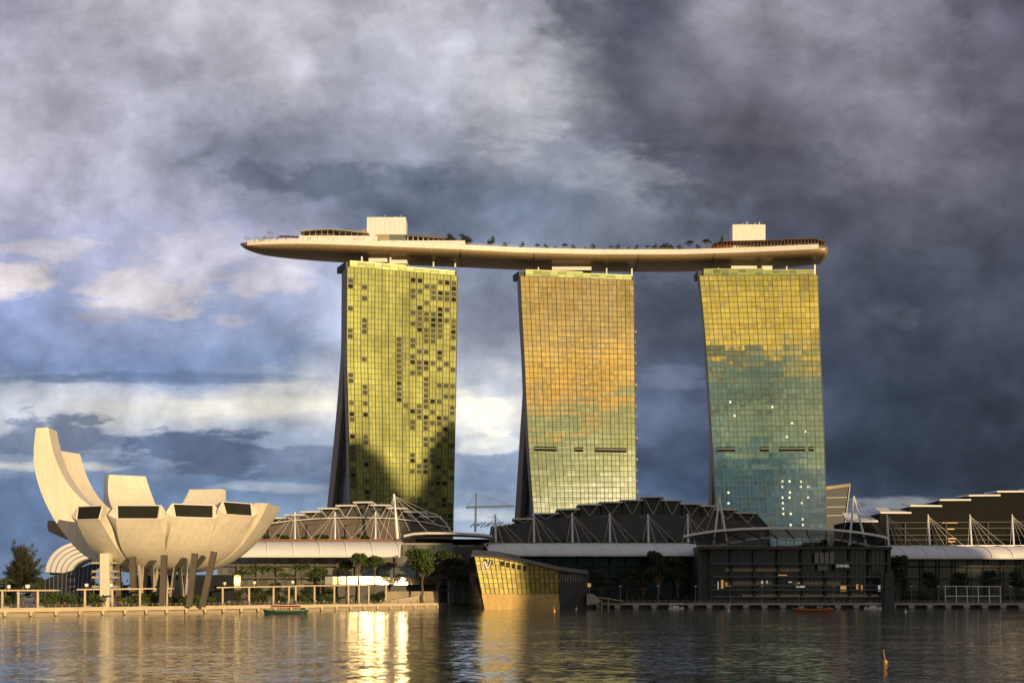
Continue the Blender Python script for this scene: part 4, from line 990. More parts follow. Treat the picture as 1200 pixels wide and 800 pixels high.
# ================================================================== CRYSTAL PAVILION IN THE WATER
CP = thing('crystal_pavilion', 'faceted glass pavilion on a stone base standing in the water', 'pavilion', (XP(620, 588), 590, 0))
YA, YBm = 582.0, 592.0                                    # left and right front corners
FA = [(556, 650.5, YA), (655, 671.5, YBm), (655, 695.8, YBm - 1), (564.5, 695.8, YA - .6)]       # glass front
def cpP(px, py):                                          # point on the front plane
    t = (px - 556) / 99; return P(px, py, lerp(YA, YBm, t))
gl = MB(); n = 17; rows = [695.6, 689, 683, 677.4, 672, 667, 662, 657, 650]
def tline(px): return interp(px, [(556, 650.5), (580, 653.2), (610, 659), (655, 668.5), (690, 673)])
def lline(py): return interp(py, [(650.5, 556), (713.5, 568)])
for j in range(len(rows) - 1):
    for i in range(n):
        def pt(ii, py):
            px = lerp(lline(py), 655, ii / n); return cpP(px, max(py, tline(px)))
        a_, b_, c_, d_ = pt(i, rows[j]), pt(i + 1, rows[j]), pt(i + 1, rows[j+1]), pt(i, rows[j+1])
        if (d_ - a_).length + (c_ - b_).length < .1: continue
        gl.q(a_, b_, c_, d_, uv=[(i, j), (i+1, j), (i+1, j+1), (i, j+1)])
gl.build('glass_front', 'gold_glass', CP)
gm = MB()
for i in range(n + 1):
    gm.bar(cpP(lerp(lline(695.6), 655, i / n), 695.6) + Vector((0, -.15, 0)), cpP(lerp(lline(650), 655, i / n), tline(lerp(lline(650), 655, i / n))) + Vector((0, -.15, 0)), .22, .3)
for py in rows[:-1]:
    xr = 655 if py > 669 else interp(py, [(650.5, 556), (653.2, 580), (659, 610), (668.5, 655)])
    gm.bar(cpP(lline(py), py) + Vector((0, -.15, 0)), cpP(xr, py) + Vector((0, -.15, 0)), .16, .2)
gm.build('glazing_bars', 'mullion', CP)
for i in range(1, 9):                                      # open dark clerestory panes under the eave
    if i in (3,): continue
    xa, xb = 560 + i * 6.6, 564.4 + i * 6.6; yt = tline(xa) + 3.2
    ps = [cpP(xa, yt + 5.5), cpP(xb, yt + 5.5), cpP(xb, yt), cpP(xa, yt)]
    MB().loft([[p + Vector((0, -.12, 0)) for p in ps], [p + Vector((0, .05, 0)) for p in ps]]).build('clerestory_pane', 'window_dark', CP)
# stone base, dark left flank, dark right facets, sloping roof edge
def Pp(px, py, Y): return P(px, py, Y)
bl = [cpP(564.3, 695.8), cpP(655, 695.8), cpP(656, 713.8), cpP(567.6, 713.8)]
for v in bl: v.y -= .5
bk = [v + Vector((0, 14, 0)) for v in bl]
mat('tan_stone', (.52, .35, .12), .65, var=.22, vs=.5, fine=.12); MB().loft([bl, bk]).build('stone_base', 'tan_stone', CP)
fl = [P(556, 650.5, YA), P(549, 655, 597), P(552.5, 714, 600), P(567.4, 713.8, YA + .2)]
MB().loft([fl, [v + Vector((1.5, 3, 0)) for v in fl]]).build('side_facet', 'dark_glass', CP)
rf_ = [P(655.4, 671.5, YBm), P(690, 673.5, 600), P(688.5, 713.5, 602), P(656, 713.6, YBm)]
MB().loft([rf_, [v + Vector((-1, 5, 0)) for v in rf_]]).build('side_facet', 'dark_wall', CP)
for k in range(9):
    px = 656.5 + k * 3.1; t = (px - 655) / 35; Y = lerp(YBm, 600, t) - .5
    MB().bar(P(px - .9, 681, Y), P(px + (.2 if k > 1 else 1.2), 672.6, Y), .28, .3).build('slanted_fin', 'concrete', CP)
eave = [(552, 650.2, YA - 1), (580, 651.8, YA + 1.5), (610, 657.4, YA + 4.5), (655, 667.5, YBm - 1), (690, 672, 598)]
b = MB()
for (xa, ya, Ya_), (xb, yb_, Yb_) in zip(eave, eave[1:]):
    A, B = P(xa, ya, Ya_), P(xb, yb_, Yb_); u = Vector((0, 0, .5)); bkv = Vector((0, 20, 3.0)) if xa < 600 else Vector((0, 16, 2.0))
    b.hexa([A - u, B - u, B + bkv - u, A + bkv - u], [A, B, B + bkv, A + bkv])
b.build('roof', 'dark_wall', CP)
MB().hexa([P(560, 695, YA + 6), P(650, 695, YBm + 4), P(650, 695, YBm + 18), P(560, 695, YA + 24)], [P(562, 656, YA + 6), P(650, 672, YBm + 4), P(650, 672, YBm + 18), P(562, 656, YA + 24)]).build('inner_core', 'dark_wall', CP)
lg = thing('monogram_sign', 'white overlapping monogram letters on the gold glass front', 'sign', cpP(570, 663) + Vector((0, -.5, 0)))
b = MB(); c0 = cpP(570, 663) + Vector((0, -.45, 0)); s_ = .44
def lp(x, y): return c0 + Vector((x * s_, 0, -y * s_))
b.bar(lp(-2.6, -4), lp(-2.6 + -1.6, 4.4), .3, .5).bar(lp(-4.4, 4.6), lp(1.2, 4.6), .3, .4); b.build('letter', 'white_paint', lg)
c0 = c0 + Vector((0, -.35, 0)); b = MB().bar(lp(-1.6, -4.6), lp(1.2, 3.4), .3, .8).bar(lp(4.6, -4.6), lp(1.2, 3.4), .3, .35); b.bar(lp(-2.8, -4.6), lp(-.4, -4.6), .3, .3).bar(lp(3.4, -4.6), lp(5.6, -4.6), .3, .3); b.build('letter', 'white_paint', lg)
MB().hexa([P(552, 713.5, 604), P(557, 713.5, 604), P(557, 713.5, 612), P(552, 713.5, 612)], [P(552.5, 695.5, 604), P(553.5, 695.5, 604), P(553.5, 695.5, 612), P(552.5, 695.5, 612)]).build('corner_buttress', 'concrete', CP)
# ================================================================== TREES
def leaf_cards(mb, rnd, c, rad, n, size, flat=.75, hollow=.35):
    for _ in range(n):
        while True:
            p = Vector((rnd.uniform(-1, 1), rnd.uniform(-1, 1), rnd.uniform(-1, 1)))
            if hollow < p.length < 1: break
        p = Vector((p.x * rad[0], p.y * rad[1], p.z * rad[2])) + c
        a = Vector((rnd.gauss(0, 1), rnd.gauss(0, 1), rnd.gauss(0, 1) * flat)).normalized(); b = a.orthogonal().normalized()
        b = Matrix.Rotation(rnd.uniform(0, 6.28), 3, a) @ b
        s1, s2 = size * rnd.uniform(.6, 1.3), size * rnd.uniform(.35, .7); cc = a.cross(b)
        mb.q(p - b * s1, p + cc * s2, p + b * s1, p - cc * s2)
def tree(name, label, cat, loc, h, rad, leafm, seed, n=900, size=.55, trunk_f=.4, clumps=9, group=None, cone=False, bare=False):
    rnd = random.Random(seed); root = thing(name, label, cat, loc, group); L = Vector(loc)
    tk = MB(); r0 = h * .028; pts = [L + Vector((0, 0, -.1))]; z = 0
    for k in range(4): z += h * trunk_f / 4; pts.append(L + Vector((rnd.uniform(-.1, .1) * h * .12, rnd.uniform(-.1, .1) * h * .12, z)))
    for k in range(4): tk.tube(pts[k], pts[k+1], r0 * (1 - k * .14), r0 * (1 - (k+1) * .14), 7)
    cr = MB(); top = h * (1 - trunk_f)
    for k in range(clumps):
        f_ = (k + .5) / clumps; ang = k * 2.4 + rnd.uniform(-.4, .4)
        if cone: zz_, rr = trunk_f * h + top * f_, rad * (1.05 - f_) * .8; cc = L + Vector((math.cos(ang) * rr * .4, math.sin(ang) * rr * .4, zz_)); cr_ = (rr, rr, top / clumps * 1.5)
        else:
            zz_ = h * trunk_f + top * rnd.uniform(.25, .82); sp = rad * rnd.uniform(.25, .68)
            cc = L + Vector((math.cos(ang) * sp, math.sin(ang) * sp, zz_)); q_ = rad * rnd.uniform(.38, .6); cr_ = (q_, q_, q_ * .72)
        tk.tube(pts[-1] - Vector((0, 0, h * .03)), cc, r0 * .4, r0 * .12, 5)
        leaf_cards(cr, rnd, cc, cr_, n // clumps, size)
    tk.build('trunk', 'bark', root); cr.build('crown', leafm, root, recalc=False)
    return root
def palm(name, label, loc, h, seed, leafm='leaf_palm', group=None, fr=13, fl=3.6):
    rnd = random.Random(seed); root = thing(name, label, 'palm tree', loc, group); L = Vector(loc); tk = MB()
    lean = Vector((rnd.uniform(-.05, .05), rnd.uniform(-.05, .05), 1)); p = L + Vector((0, 0, -.1))
    for k in range(5):
        q_ = L + lean * h * (k + 1) / 5; tk.tube(p, q_, .24 - .02 * k, .22 - .02 * k, 7); p = q_
    cr = MB()
    for k in range(fr):
        a = 6.283 * k / fr + rnd.uniform(-.2, .2); d0 = Vector((math.cos(a), math.sin(a), 0)); el = rnd.uniform(.1, 1.15); sd = Vector((-d0.y, d0.x, 0))
        pts = []
        for s in range(7):
            t = s / 6; pts.append(p + d0 * fl * (t * math.cos(el * .6)) + Vector((0, 0, fl * (math.sin(el) * t - (.55 + .25 * el) * t * t))))
        for s in range(6):
            w_ = .75 * math.sin((s + .8) / 7 * 3.14); A, B = pts[s], pts[s+1]
            for sg_ in (-1, 1):
                for m_ in range(2):
                    o = lerp(A, B, m_ / 2); o2 = lerp(A, B, m_ / 2 + .3)
                    cr.q(o, o2, o2 + sd * sg_ * w_ + (B - A) * .5 + Vector((0, 0, -w_ * .55)), o + sd * sg_ * w_ + (B - A) * .35 + Vector((0, 0, -w_ * .6)))
    tk.build('trunk', 'bark', root); cr.build('crown', leafm, root, recalc=False); return root
GZ = 2.4
def at(px, Y, z=GZ): return (XP(px, Y), Y, z)
# palms in front of the left arcade
lab = ['tall palm nearest the museum, against the left arcade', 'second palm from the museum, against the left arcade', 'palm with its crown below the left arcade canopy, third from the museum', 'short palm between taller ones before the left arcade', 'palm with a wide crown before the middle of the left arcade', 'low palm just left of the leafy round tree by the left arcade', 'small palm in the planting behind the pergola roof']
p0 = palm('palm_tree', lab[0], at(296, 585), 16, 1, fr=22, fl=5.8, group='palms before the left arcade')
for i, (px, Y, s, rz) in enumerate(((309, 588, 1.0, 1), (322, 580, .97, 2.2), (334, 590, .8, 3), (352, 588, 1.02, 4.1), (365, 575, .82, 5), (283, 590, .86, 2.7))): dup(p0, at(px, Y), rz, s, lab[i + 1])
# leafy trees along the left arcade and the passage
GT = 'leafy trees along the arcades'
big = tree('leafy_tree', 'large sunlit tree at the right end of the left arcade canopy', 'tree', at(495, 606), 26, 6.8, 'leaf', 21, 2800, .7, .46, 14, GT)
rd = tree('round_tree', 'small round tree before the middle of the left arcade', 'tree', at(420, 606), 23, 4.4, 'leaf', 23, 1100, .6, .72, 9, 'round street trees by the bright shop')
for px, Y, s, rz, l in ((439, 612, .96, 2.2, 'second small round tree, above the left part of the bright shop window'), (406, 616, .88, 3.0, 'leafy street tree left of the bright shop window band'), (376, 600, .74, 4.0, 'bushy low tree between the palms and the round tree')): dup(rd, at(px, Y), rz, s, l)
dk = tree('leafy_tree', 'tall dark tree standing in the passage left of the crystal pavilion', 'tree', at(513, 618), 27, 6.2, 'leaf_dark', 22, 1900, .7, .3, 12, GT)
for px, Y, s, rz, l in ((530, 622, .93, 1.3, 'dark tree beside the left flank of the crystal pavilion'), (543, 628, .8, 2.3, 'dark tree half hidden behind the crystal pavilion roof'), (772, 619, .98, 3.1, 'dark tree rising before the right end of the middle canopy'), (794, 620, .86, 4.0, 'smaller dark tree left of the entrance pavilion'), (1051, 617, .90, .6, 'dark round tree beside the slab pylon'), (1038, 618, .72, 1.9, 'low dark tree behind the slab pylon'), (705, 622, .62, 2.9, 'low dark tree right of the crystal pavilion'), (735, 624, .66, .9, 'dark bushy tree under the middle canopy'), (754, 620, .6, 5.2, 'small dark tree before the middle arcade'), (1090, 622, .6, 3.5, 'dark bushy tree below the right canopy, nearest the pylon'), (1124, 622, .58, 4.4, 'dark bushy tree above the white frame'), (1160, 622, .62, 1.1, 'dark bushy tree below the right canopy, near the right edge'), (1192, 622, .6, 2.0, 'dark bushy tree at the right edge of the picture')):
    dup(dk, at(px, Y), rz, s, l)
# feathery tree and shrubs at the far left
ft = thing('casuarina_tree', 'tall feathery dark tree at the left edge behind the pergola', 'tree', at(27, 470)); L = Vector(at(27, 470)); rnd = random.Random(4); tk = MB(); cr = MB()
tk.tube(L, L + Vector((.2, 0, 11)), .35, .22, 8)
for k in range(210):
    a = rnd.uniform(0, 6.283); el = rnd.uniform(.15, 1.5) if k < 160 else rnd.uniform(-.2, .5); z0 = rnd.uniform(6, 13); ln = rnd.uniform(4, 11.5) * (1.0 if el > .7 else .62)
    d0 = Vector((math.cos(a) * math.cos(el), math.sin(a) * math.cos(el), math.sin(el))); A = L + Vector((0, 0, z0)); B = A + d0 * ln
    if rnd.random() < .3: tk.tube(A, B, .09, .03, 4)
    for m_ in range(60):
        o = lerp(A, B, rnd.uniform(.25, 1)) + Vector((rnd.gauss(0, .35), rnd.gauss(0, .35), rnd.gauss(0, .35))); e = (d0 + Vector((rnd.gauss(0, .3), rnd.gauss(0, .3), rnd.gauss(0, .3) + .25))).normalized() * rnd.uniform(.6, 1.3); sd = e.orthogonal().normalized() * .11
        cr.q(o - sd, o + sd, o + e + sd * .3, o + e - sd * .3)
tk.build('trunk', 'bark', ft); cr.build('crown', 'leaf_olive', ft, recalc=False)
bush = tree('broadleaf_tree', 'low dark tree at the foot of the feathery tree', 'tree', at(40, 480), 10, 4.5, 'leaf_dark', 31, 700, .5, .2, 8, 'low trees at the left shore')
for px, Y, s, rz, l in ((6, 478, .85, 1, 'bushy tree at the left edge of the picture'), (50, 500, 1.1, 2, 'dark tree below the white ribbed conservatory'), (66, 505, .95, 3, 'dark tree left of the slanted glass hall'), (18, 490, 1.05, 4, 'dark tree behind the feathery trunk'), (-12, 500, 1.2, 5, 'dark tree cut by the left edge'), (84, 520, 1.0, 5.5, 'dark tree rising behind the slanted glass hall')): dup(bush, at(px, Y), rz, s, l)
for px, Y, s, rz, l in ((140, 505, .8, .3, 'dark green tree under the museum, left of the lattice legs'), (214, 505, .75, 1.3, 'dark green tree behind the museum lattice legs'), (258, 530, .9, 2.3, 'dark green tree right of the leaning museum column'), (278, 540, .8, 3.3, 'low green tree below the first palm'), (300, 548, .85, 4.3, 'low green tree below the second palm'), (318, 552, .75, .9, 'low green tree below the third palm'), (340, 560, .8, 1.9, 'low green tree below the wide crowned palm'), (360, 566, .75, 2.9, 'low green tree left of the round street trees'), (386, 574, .8, 3.9, 'low green tree below the leafy street tree'), (447, 590, .62, 4.9, 'low green tree at the foot of the balustrade'), (176, 500, .5, 5.2, 'small green tree among the lattice legs')): dup(bush, at(px, Y), rz, s, l, 'low trees behind the promenade')
p1_ = palm('palm_tree', 'small lit palm behind the left pergola', at(7, 445), 9, 8, fl=3.0, group='palms at the left shore')
dup(p1_, at(40, 452), 2, .85, 'slender small palm right of the feathery tree')
# shrubs on the upper terraces
sb = tree('shrub', 'x', 'shrub', (XP(312, YM + 8), YM + 8, ZP(633, YC1) - .5), 4.2, 2.6, 'leaf_dark', 41, 420, .4, .12, 7, 'shrubs on the arcade terraces')
zter = ZP(633, YC1) - .5
for a_, px in enumerate((312, 330, 336, 357, 374, 381, 402, 424, 430)):
    nm = 'dark shrub on the left arcade terrace, ' + ('nearest the museum' if a_ == 0 else ['', 'second from the museum', 'third from the museum', 'just right of the first mast', 'left of the middle mast', 'close left of the middle mast', 'right of the middle mast', 'left of the third mast', 'beside the third mast'][a_])
    if a_ == 0: sb['label'] = nm
    else: dup(sb, (XP(px, YM + 8), YM + 8, zter), a_, .8 + .3 * ((a_ * 5) % 3) / 2, nm)
for a_, (px, n_) in enumerate(((650, 'left of the third mast'), (662, 'beside the third mast'), (694, 'between the third and fourth masts'), (738, 'between the fourth and fifth masts'), (752, 'beside the fifth mast'), (787, 'left of the last slim mast'))):
    dup(sb, (XP(px, YM + 8), YM + 8, ZP(637, YC1) - .8), a_ * 1.3, .9, 'dark shrub on the middle arcade terrace ' + n_)
# planting behind the left promenade
hb = None
HP = [(8, 'left of the second pergola post'), (56, 'at the end of the left pergola'), (70, 'before the slanted glass hall'), (84, 'right of the glass hall corner'), (110, 'before the stair tower'), (147, 'under the museum, left'), (166, 'under the lattice legs'), (181, 'under the museum, centre'), (206, 'between the last lattice legs'), (224, 'at the foot of the leaning column'), (246, 'right of the museum legs'), (271, 'under the long pergola, left end'), (304, 'between two posts of the long pergola'), (330, 'under the long pergola, middle'), (356, 'under the far pergola, left end'), (372, 'under the far pergola, middle'), (384, 'left of the ramp'), (440, 'at the foot of the ramp')]
for i, (px, n_) in enumerate(HP):
    Y = interp(px, [(0, 420), (200, 470), (300, 520), (450, 600)])
    if hb is None: hb = tree('hedge', 'green clipped shrub mass ' + n_, 'hedge', at(px, Y), 4.4, 4.2, 'leaf', 51, 900, .38, .05, 9, 'hedges along the promenade')
    else: dup(hb, at(px, Y), i * 1.1, .75 + .35 * ((i * 7) % 5) / 4, 'green clipped shrub mass ' + n_)
# dark planters along the right quay
ph = None
for i, px in enumerate((702, 722, 745, 768, 790, 808, 1062, 1083, 1100, 1182, 1198)):
    n_ = ['nearest the crystal pavilion', 'second from the crystal pavilion', 'third from the crystal pavilion', 'under the dark tree', 'right of the dark tree', 'nearest the entrance hall', 'nearest the slab pylon', 'second from the slab pylon', 'left of the white frame', 'right of the white frame', 'at the right edge'][i]
    if ph is None: ph = tree('planter_shrub', 'dark planting on the right quay ' + n_, 'shrub', at(px, 618), 4.4, 3.6, 'leaf_dark', 61, 420, .4, .1, 7, 'planting along the right quay')
    else: dup(ph, at(px, 618), i * 1.7, .8 + .1 * (i % 4), 'dark planting on the right quay ' + n_)
# trees on the sky park
def sp(px, dY=4): Y = deckY(px) + dY; return (XP(px, Y), Y, ZD - .05)
GS = 'trees on the sky park'
st1 = tree('rooftop_tree', 'round dark tree left of the group of three on the sky park', 'tree', sp(529), 9.0, 3.6, 'leaf_dark', 71, 700, .36, .2, 8, GS)
for px, s, rz, l in ((544, .96, 1, 'brighter round tree in the middle of the group of three on the sky park'), (549, .78, 2, 'smaller tree leaning on the middle tree of the sky park group'), (576, .86, 3, 'single dark tree right of the group of three on the sky park'), (776, .62, 4, 'left end of the low tree clump on the sky park'), (781, .7, 5, 'middle tree of the low clump on the sky park'), (787, .58, 6, 'right end of the low tree clump on the sky park'), (592, .5, 1.5, 'tiny shrub right of the single tree on the sky park'), (612, .58, 2.5, 'tiny shrub above the left corner of the middle tower'), (640, .5, .5, 'tiny shrub between the small palms above the middle tower, left'), (672, .5, 1.1, 'tiny shrub above the middle of the middle tower'), (695, .58, 1.7, 'tiny shrub right of the first cabana on the sky park'), (724, .55, 2.2, 'tiny shrub above the right half of the middle tower'), (746, .52, 3.2, 'tiny shrub above the gap right of the middle tower'), (767, .6, 4.2, 'low shrub left of the low tree clump on the sky park'), (796, .55, 5.1, 'low shrub between the clump and the wide palms on the sky park'), (818, .55, .9, 'low shrub between the two wide palms on the sky park'), (838, .6, 2.9, 'low shrub beside the conifer on the sky park')): dup(st1, sp(px), rz, s, l)
cf = tree('conifer', 'pointed dark conifer left of the right plant house on the sky park', 'tree', sp(846), 9.2, 2.8, 'leaf_dark', 72, 500, .3, .12, 9, GS, cone=True)
pl = palm('rooftop_palm', 'wide palm left of the conifer on the sky park', sp(828), 6.4, 12, 'leaf_dark', GS, 17, 3.6)
for px, s, l in ((808, .92, 'second wide palm, right of the low clump on the sky park'), (630, .55, 'small palm above the middle tower, left'), (651, .42, 'tiny palm above the middle tower'), (662, .62, 'small palm right of the middle tower lift core'), (686, .4, 'tiny palm by a cabana on the sky park'), (716, .5, 'small palm above the right half of the middle tower'), (737, .42, 'tiny palm above the right corner of the middle tower'), (759, .55, 'small palm between the middle and right towers')): dup(pl, sp(px), px, s, l)
# umbrellas on the left terrace
um = thing('parasol', 'leftmost dark red parasol on the sky park terrace', 'parasol', sp(335, 6), 'parasols on the sky park')
L = Vector(sp(335, 6)); MB().tube(L, L + Vector((0, 0, 3.0)), .07).build('pole', 'steel', um)
MB().loft([[L + Vector((1.7*math.cos(6.283*k/8), 1.7*math.sin(6.283*k/8), 2.6)) for k in range(8)], [L + Vector((.05*math.cos(6.283*k/8), .05*math.sin(6.283*k/8), 3.5)) for k in range(8)]]).build('canopy', 'red', um)
for px, l in ((339, 'second dark red parasol from the left on the sky park'), (343.5, 'third dark red parasol from the left on the sky park'), (348, 'fourth dark red parasol, nearest the terrace roof'), (330, 'dark red parasol standing apart, nearest the prow')): dup(um, sp(px, 6), px, 1, l)
# ================================================================== PEOPLE
def person_mesh(name, top, stride, armsw):
    J = [(0,0,.95),(0,0,1.18),(0,0,1.42),(0,0,1.52),(0,.02,1.62),(0,.02,1.74),
         (.10,0,.92),(.11,stride*.5,.50),(.11,stride*.9,.06),(.11,stride*.9-.14,.03),(-.10,0,.92),(-.11,-stride*.4,.50),(-.11,-stride*.9,.07),(-.11,-stride*.9-.14,.03),
         (.20,0,1.40),(.25,armsw*.4,1.13),(.26,armsw*.9-.06,.88),(-.20,0,1.40),(-.25,-armsw*.4,1.13),(-.26,-armsw*.9-.06,.88)]
    R = [.15,.14,.16,.065,.10,.09,.09,.065,.05,.04,.09,.065,.05,.04,.07,.05,.035,.07,.05,.035]
    E = [(0,1),(1,2),(2,3),(3,4),(4,5),(0,6),(6,7),(7,8),(8,9),(0,10),(10,11),(11,12),(12,13),(2,14),(14,15),(15,16),(2,17),(17,18),(18,19)]
    me = bpy.data.meshes.new('b'); me.from_pydata(J, E, []); o = bpy.data.objects.new('b', me); C.objects.link(o)
    sk = o.modifiers.new('s', 'SKIN')
    for v, r_ in zip(me.skin_vertices[0].data, R): v.radius = (r_, r_ * .8)
    me.skin_vertices[0].data[0].use_root = True
    dg = bpy.context.evaluated_depsgraph_get(); out = bpy.data.meshes.new_from_object(o.evaluated_get(dg)); out.name = name
    bpy.data.objects.remove(o); out.materials.clear()
    for m in ('skin', top, 'shirt_dark', 'window_dark'): out.materials.append(M[m])
    for p in out.polygons:
        z = p.center.z; p.material_index = 3 if z > 1.70 else 0 if z > 1.47 else 1 if z > .95 and abs(p.center.x) < .24 else 2 if z < .95 and abs(p.center.x) < .2 else 0
        p.use_smooth = True
    return out
PM = [person_mesh('person_body', t, s_, a_) for t, s_, a_ in (('shirt_white', .0, .05), ('shirt_dark', .22, .2), ('shirt_red', .1, .12), ('shirt_white', .25, -.2), ('shirt_dark', .0, .1))]
def person(loc, i, label, group, rz):
    o = bpy.data.objects.new('person', PM[i % 5]); C.objects.link(o); o.location = loc; o.rotation_euler = (0, 0, rz); tag(o, label, 'person', group)
rp = random.Random(17)
for i in range(34):                                       # visitors at the rail of the sky park
    px = rp.uniform(286, 330) if i < 14 else rp.uniform(330, 430) if i < 28 else rp.uniform(440, 520)
    person(sp(px, rp.uniform(1.2, 3.0) if px > 300 else 3 + rp.uniform(0, 3)), rp.randrange(5), 'tiny visitor standing near the rail at the left end of the sky park', 'visitors on the sky park', rp.uniform(0, 6.28))
for i in range(52):
    px = rp.choice([rp.uniform(0, 240), rp.uniform(250, 520), rp.uniform(150, 160), rp.uniform(268, 300), rp.uniform(340, 420)]); X = XP(px, interp(px, [(0, 392), (340, 512), (515, 615)]))
    Y = fy(X) + rp.uniform(1.5, 7.5); person((X, Y, 2.7), rp.randrange(5), 'person strolling on the sunlit left promenade', 'people on the left promenade', rp.uniform(0, 6.28))
for i in range(26):
    px = rp.uniform(700, 1195); person(at(px, rp.uniform(611.5, 614), 2.7), rp.randrange(5), 'person in the shade on the right quay', 'people on the right quay', rp.uniform(0, 6.28))
# ================================================================== PROMENADE FURNITURE
rail = thing('railing', 'low metal railing along the left promenade edge', 'railing', (-90, 505, 2.7))
pts = [Vector((x, fy(x) + .35, 2.7)) for x in (-165, -150, -118, -85, -60, -33.5)]
for h_ in (.55, 1.05): MB().path([p + Vector((0, 0, h_)) for p in pts], .05, 5).build('rail', 'steel', rail)
for k in range(96):
    x = lerp(-160, -34, k / 95); MB().box(x - .06, fy(x) + .29, 2.7, x + .06, fy(x) + .41, 3.8).build('post', 'concrete', rail)
pile = None; xs_ = [-163 + 4.6 * k for k in range(29)]
for k, x in enumerate(xs_):
    if pile is None:
        pile = MB().loft([[(x - .3, fy(x) + .1, .3), (x + .3, fy(x) + .1, .3), (x + .3, fy(x) + 3, .3), (x - .3, fy(x) + 3, .3)], [(x - .45, fy(x) + .1, 1.44), (x + .45, fy(x) + .1, 1.44), (x + .45, fy(x) + 3, 1.44), (x - .45, fy(x) + 3, 1.44)]]).build('pile_cap', 'deck_stone', loc=(x, fy(x), -.5))
        MB().tube((x, fy(x) + 1.2, -.6), (x, fy(x) + 1.2, .3), .3, n=8).build('pile', 'concrete', pile)
        tag(pile, 'pale pile cap under the front edge of the left promenade', 'pile', 'piles under the left promenade')
    else: dup(pile, (x, fy(x), -.5))
back_wall = MB()
for (x0, y0), (x1, y1) in zip(front[1:], front[2:]): back_wall.hexa([(x0, y0 + 4, -.5), (x1, y1 + 4, -.5), (x1, y1 + 5, -.5), (x0, y0 + 5, -.5)], [(x0, y0 + 4, 1.44), (x1, y1 + 4, 1.44), (x1, y1 + 5, 1.44), (x0, y0 + 5, 1.44)])
struct(back_wall.build('quay_wall', 'dark_stone'))
def pergola(label, xa, xb, ya, yb, Ya, Yb, posts, w_=3.6):
    A, B = P(xa, ya, Ya), P(xb, yb, Yb); t = thing('pergola', label, 'pergola', ((A.x + B.x) / 2, (Ya + Yb) / 2, 2.4), 'pergolas along the left promenade')
    bk_ = Vector((0, w_, 0)); u = Vector((0, 0, .42))
    MB().hexa([A - u, B - u, B - u + bk_, A - u + bk_], [A, B, B + bk_, A + bk_]).build('roof_slab', 'deck_stone', t)
    for px in posts:
        f_ = (px - xa) / (xb - xa); Y = lerp(Ya, Yb, f_); p = lerp(A, B, f_)
        MB().box(p.x - .28, p.y + .7, 2.4, p.x + .28, p.y + 1.3, p.z - .4).build('post', 'deck_stone', t)
    for px in posts[::2]:
        f_ = (px - xa) / (xb - xa); p = lerp(A, B, f_); MB().box(p.x - 1.4, p.y + 2.4, 2.4, p.x + 1.4, p.y + 3.2, 3.0).build('bench', 'concrete', t)
pergola('pale pergola at the left edge of the picture', -10, 66, 690.6, 690.6, 408, 425, (1, 19.5, 42.5))
pergola('pale pergola before the museum stair tower and legs', 90, 201, 689.6, 688.4, 432, 462, (98, 129, 161.5, 194.5))
pergola('long pale pergola right of the museum', 254, 342, 687.4, 686, 486, 520, (260, 290, 319, 338))
pergola('pale pergola before the palms and low trees', 343.5, 428, 685.6, 684.6, 521, 560, (346, 367, 390, 407, 420))
pergola('shorter pale pergola right of the round trees', 430, 462, 683, 682.4, 575, 590, (432, 452))
pergola('set back pale pergola behind the museum columns', 226, 282, 681, 680.6, 500, 512, (234, 256, 272))
gl_ = None
for px, py, Y, l in ((30, 688.4, 416, 'white floodlight box on the left pergola, right of two'), (8, 688.6, 411, 'white floodlight box on the left pergola, near the edge'), (99.5, 686.8, 436, 'white floodlight box on the museum pergola, left end'), (128, 686.8, 444, 'white floodlight box on the museum pergola by the stair tower'), (190.5, 685.6, 461, 'white floodlight box on the museum pergola, right end'), (262, 684.6, 491, 'white floodlight box on the long pergola, left end'), (297, 683.6, 504, 'white floodlight box on the long pergola, middle'), (342, 683, 523, 'white floodlight box where the two long pergolas meet'), (399, 682, 548, 'white floodlight box on the pergola by the round trees'), (426, 681.6, 562, 'white floodlight box at the right end of the pergola row')):
    c = P(px, py, Y) + Vector((0, 1.6, -.1))
    if gl_ is None:
        gl_ = thing('floodlight', l, 'floodlight', c, 'floodlights on the pergolas'); b = MB().loft([[c + Vector((.75*math.cos(6.283*k/8), .6*math.sin(6.283*k/8), z)) for k in range(8)] for z in (.05, 1.1)]); b.build('housing', 'white_panel', gl_)
        MB().tube(c + Vector((0, 0, -1.2)), c + Vector((0, 0, .1)), .12).build('bracket', 'steel', gl_)
    else: dup(gl_, c, .2 * px, .9 + .02 * (px % 7), l)
# ramp and low walls by the passage
b = MB(); b.hexa([(XP(440, 598), 598, 2.4), (XP(498, 608), 608, 2.4), (XP(498, 608), 614, 2.4), (XP(440, 598), 604, 2.4)], [(XP(440, 598), 598, 2.9), (XP(498, 608), 608, 6.4), (XP(498, 608), 614, 6.4), (XP(440, 598), 604, 2.9)])
struct(b.build('ramp', 'paving'))
b = MB()
for k in range(24):
    px = lerp(448, 496, k / 23); Y = lerp(598, 608, (px - 440) / 58) + .3; b.box(XP(px, Y) - .05, Y, lerp(2.9, 6.4, (px - 440) / 58), XP(px, Y) + .05, Y + .1, lerp(2.9, 6.4, (px - 440) / 58) + 1.1)
b.bar((XP(447, 599), 599.6, 4.3), (XP(496.5, 608), 608.2, 7.4), .1, .1); tag(b.build('ramp_railing', 'concrete'), 'pale slatted balustrade climbing the ramp by the bright shop', 'balustrade')
b = MB().box(XP(448, 606), 616, 2.4, XP(512, 606), 617, 8.0); tag(b.build('garden_wall', 'tan_wall'), 'low tan wall lit by the sun below the bright shop window', 'wall')
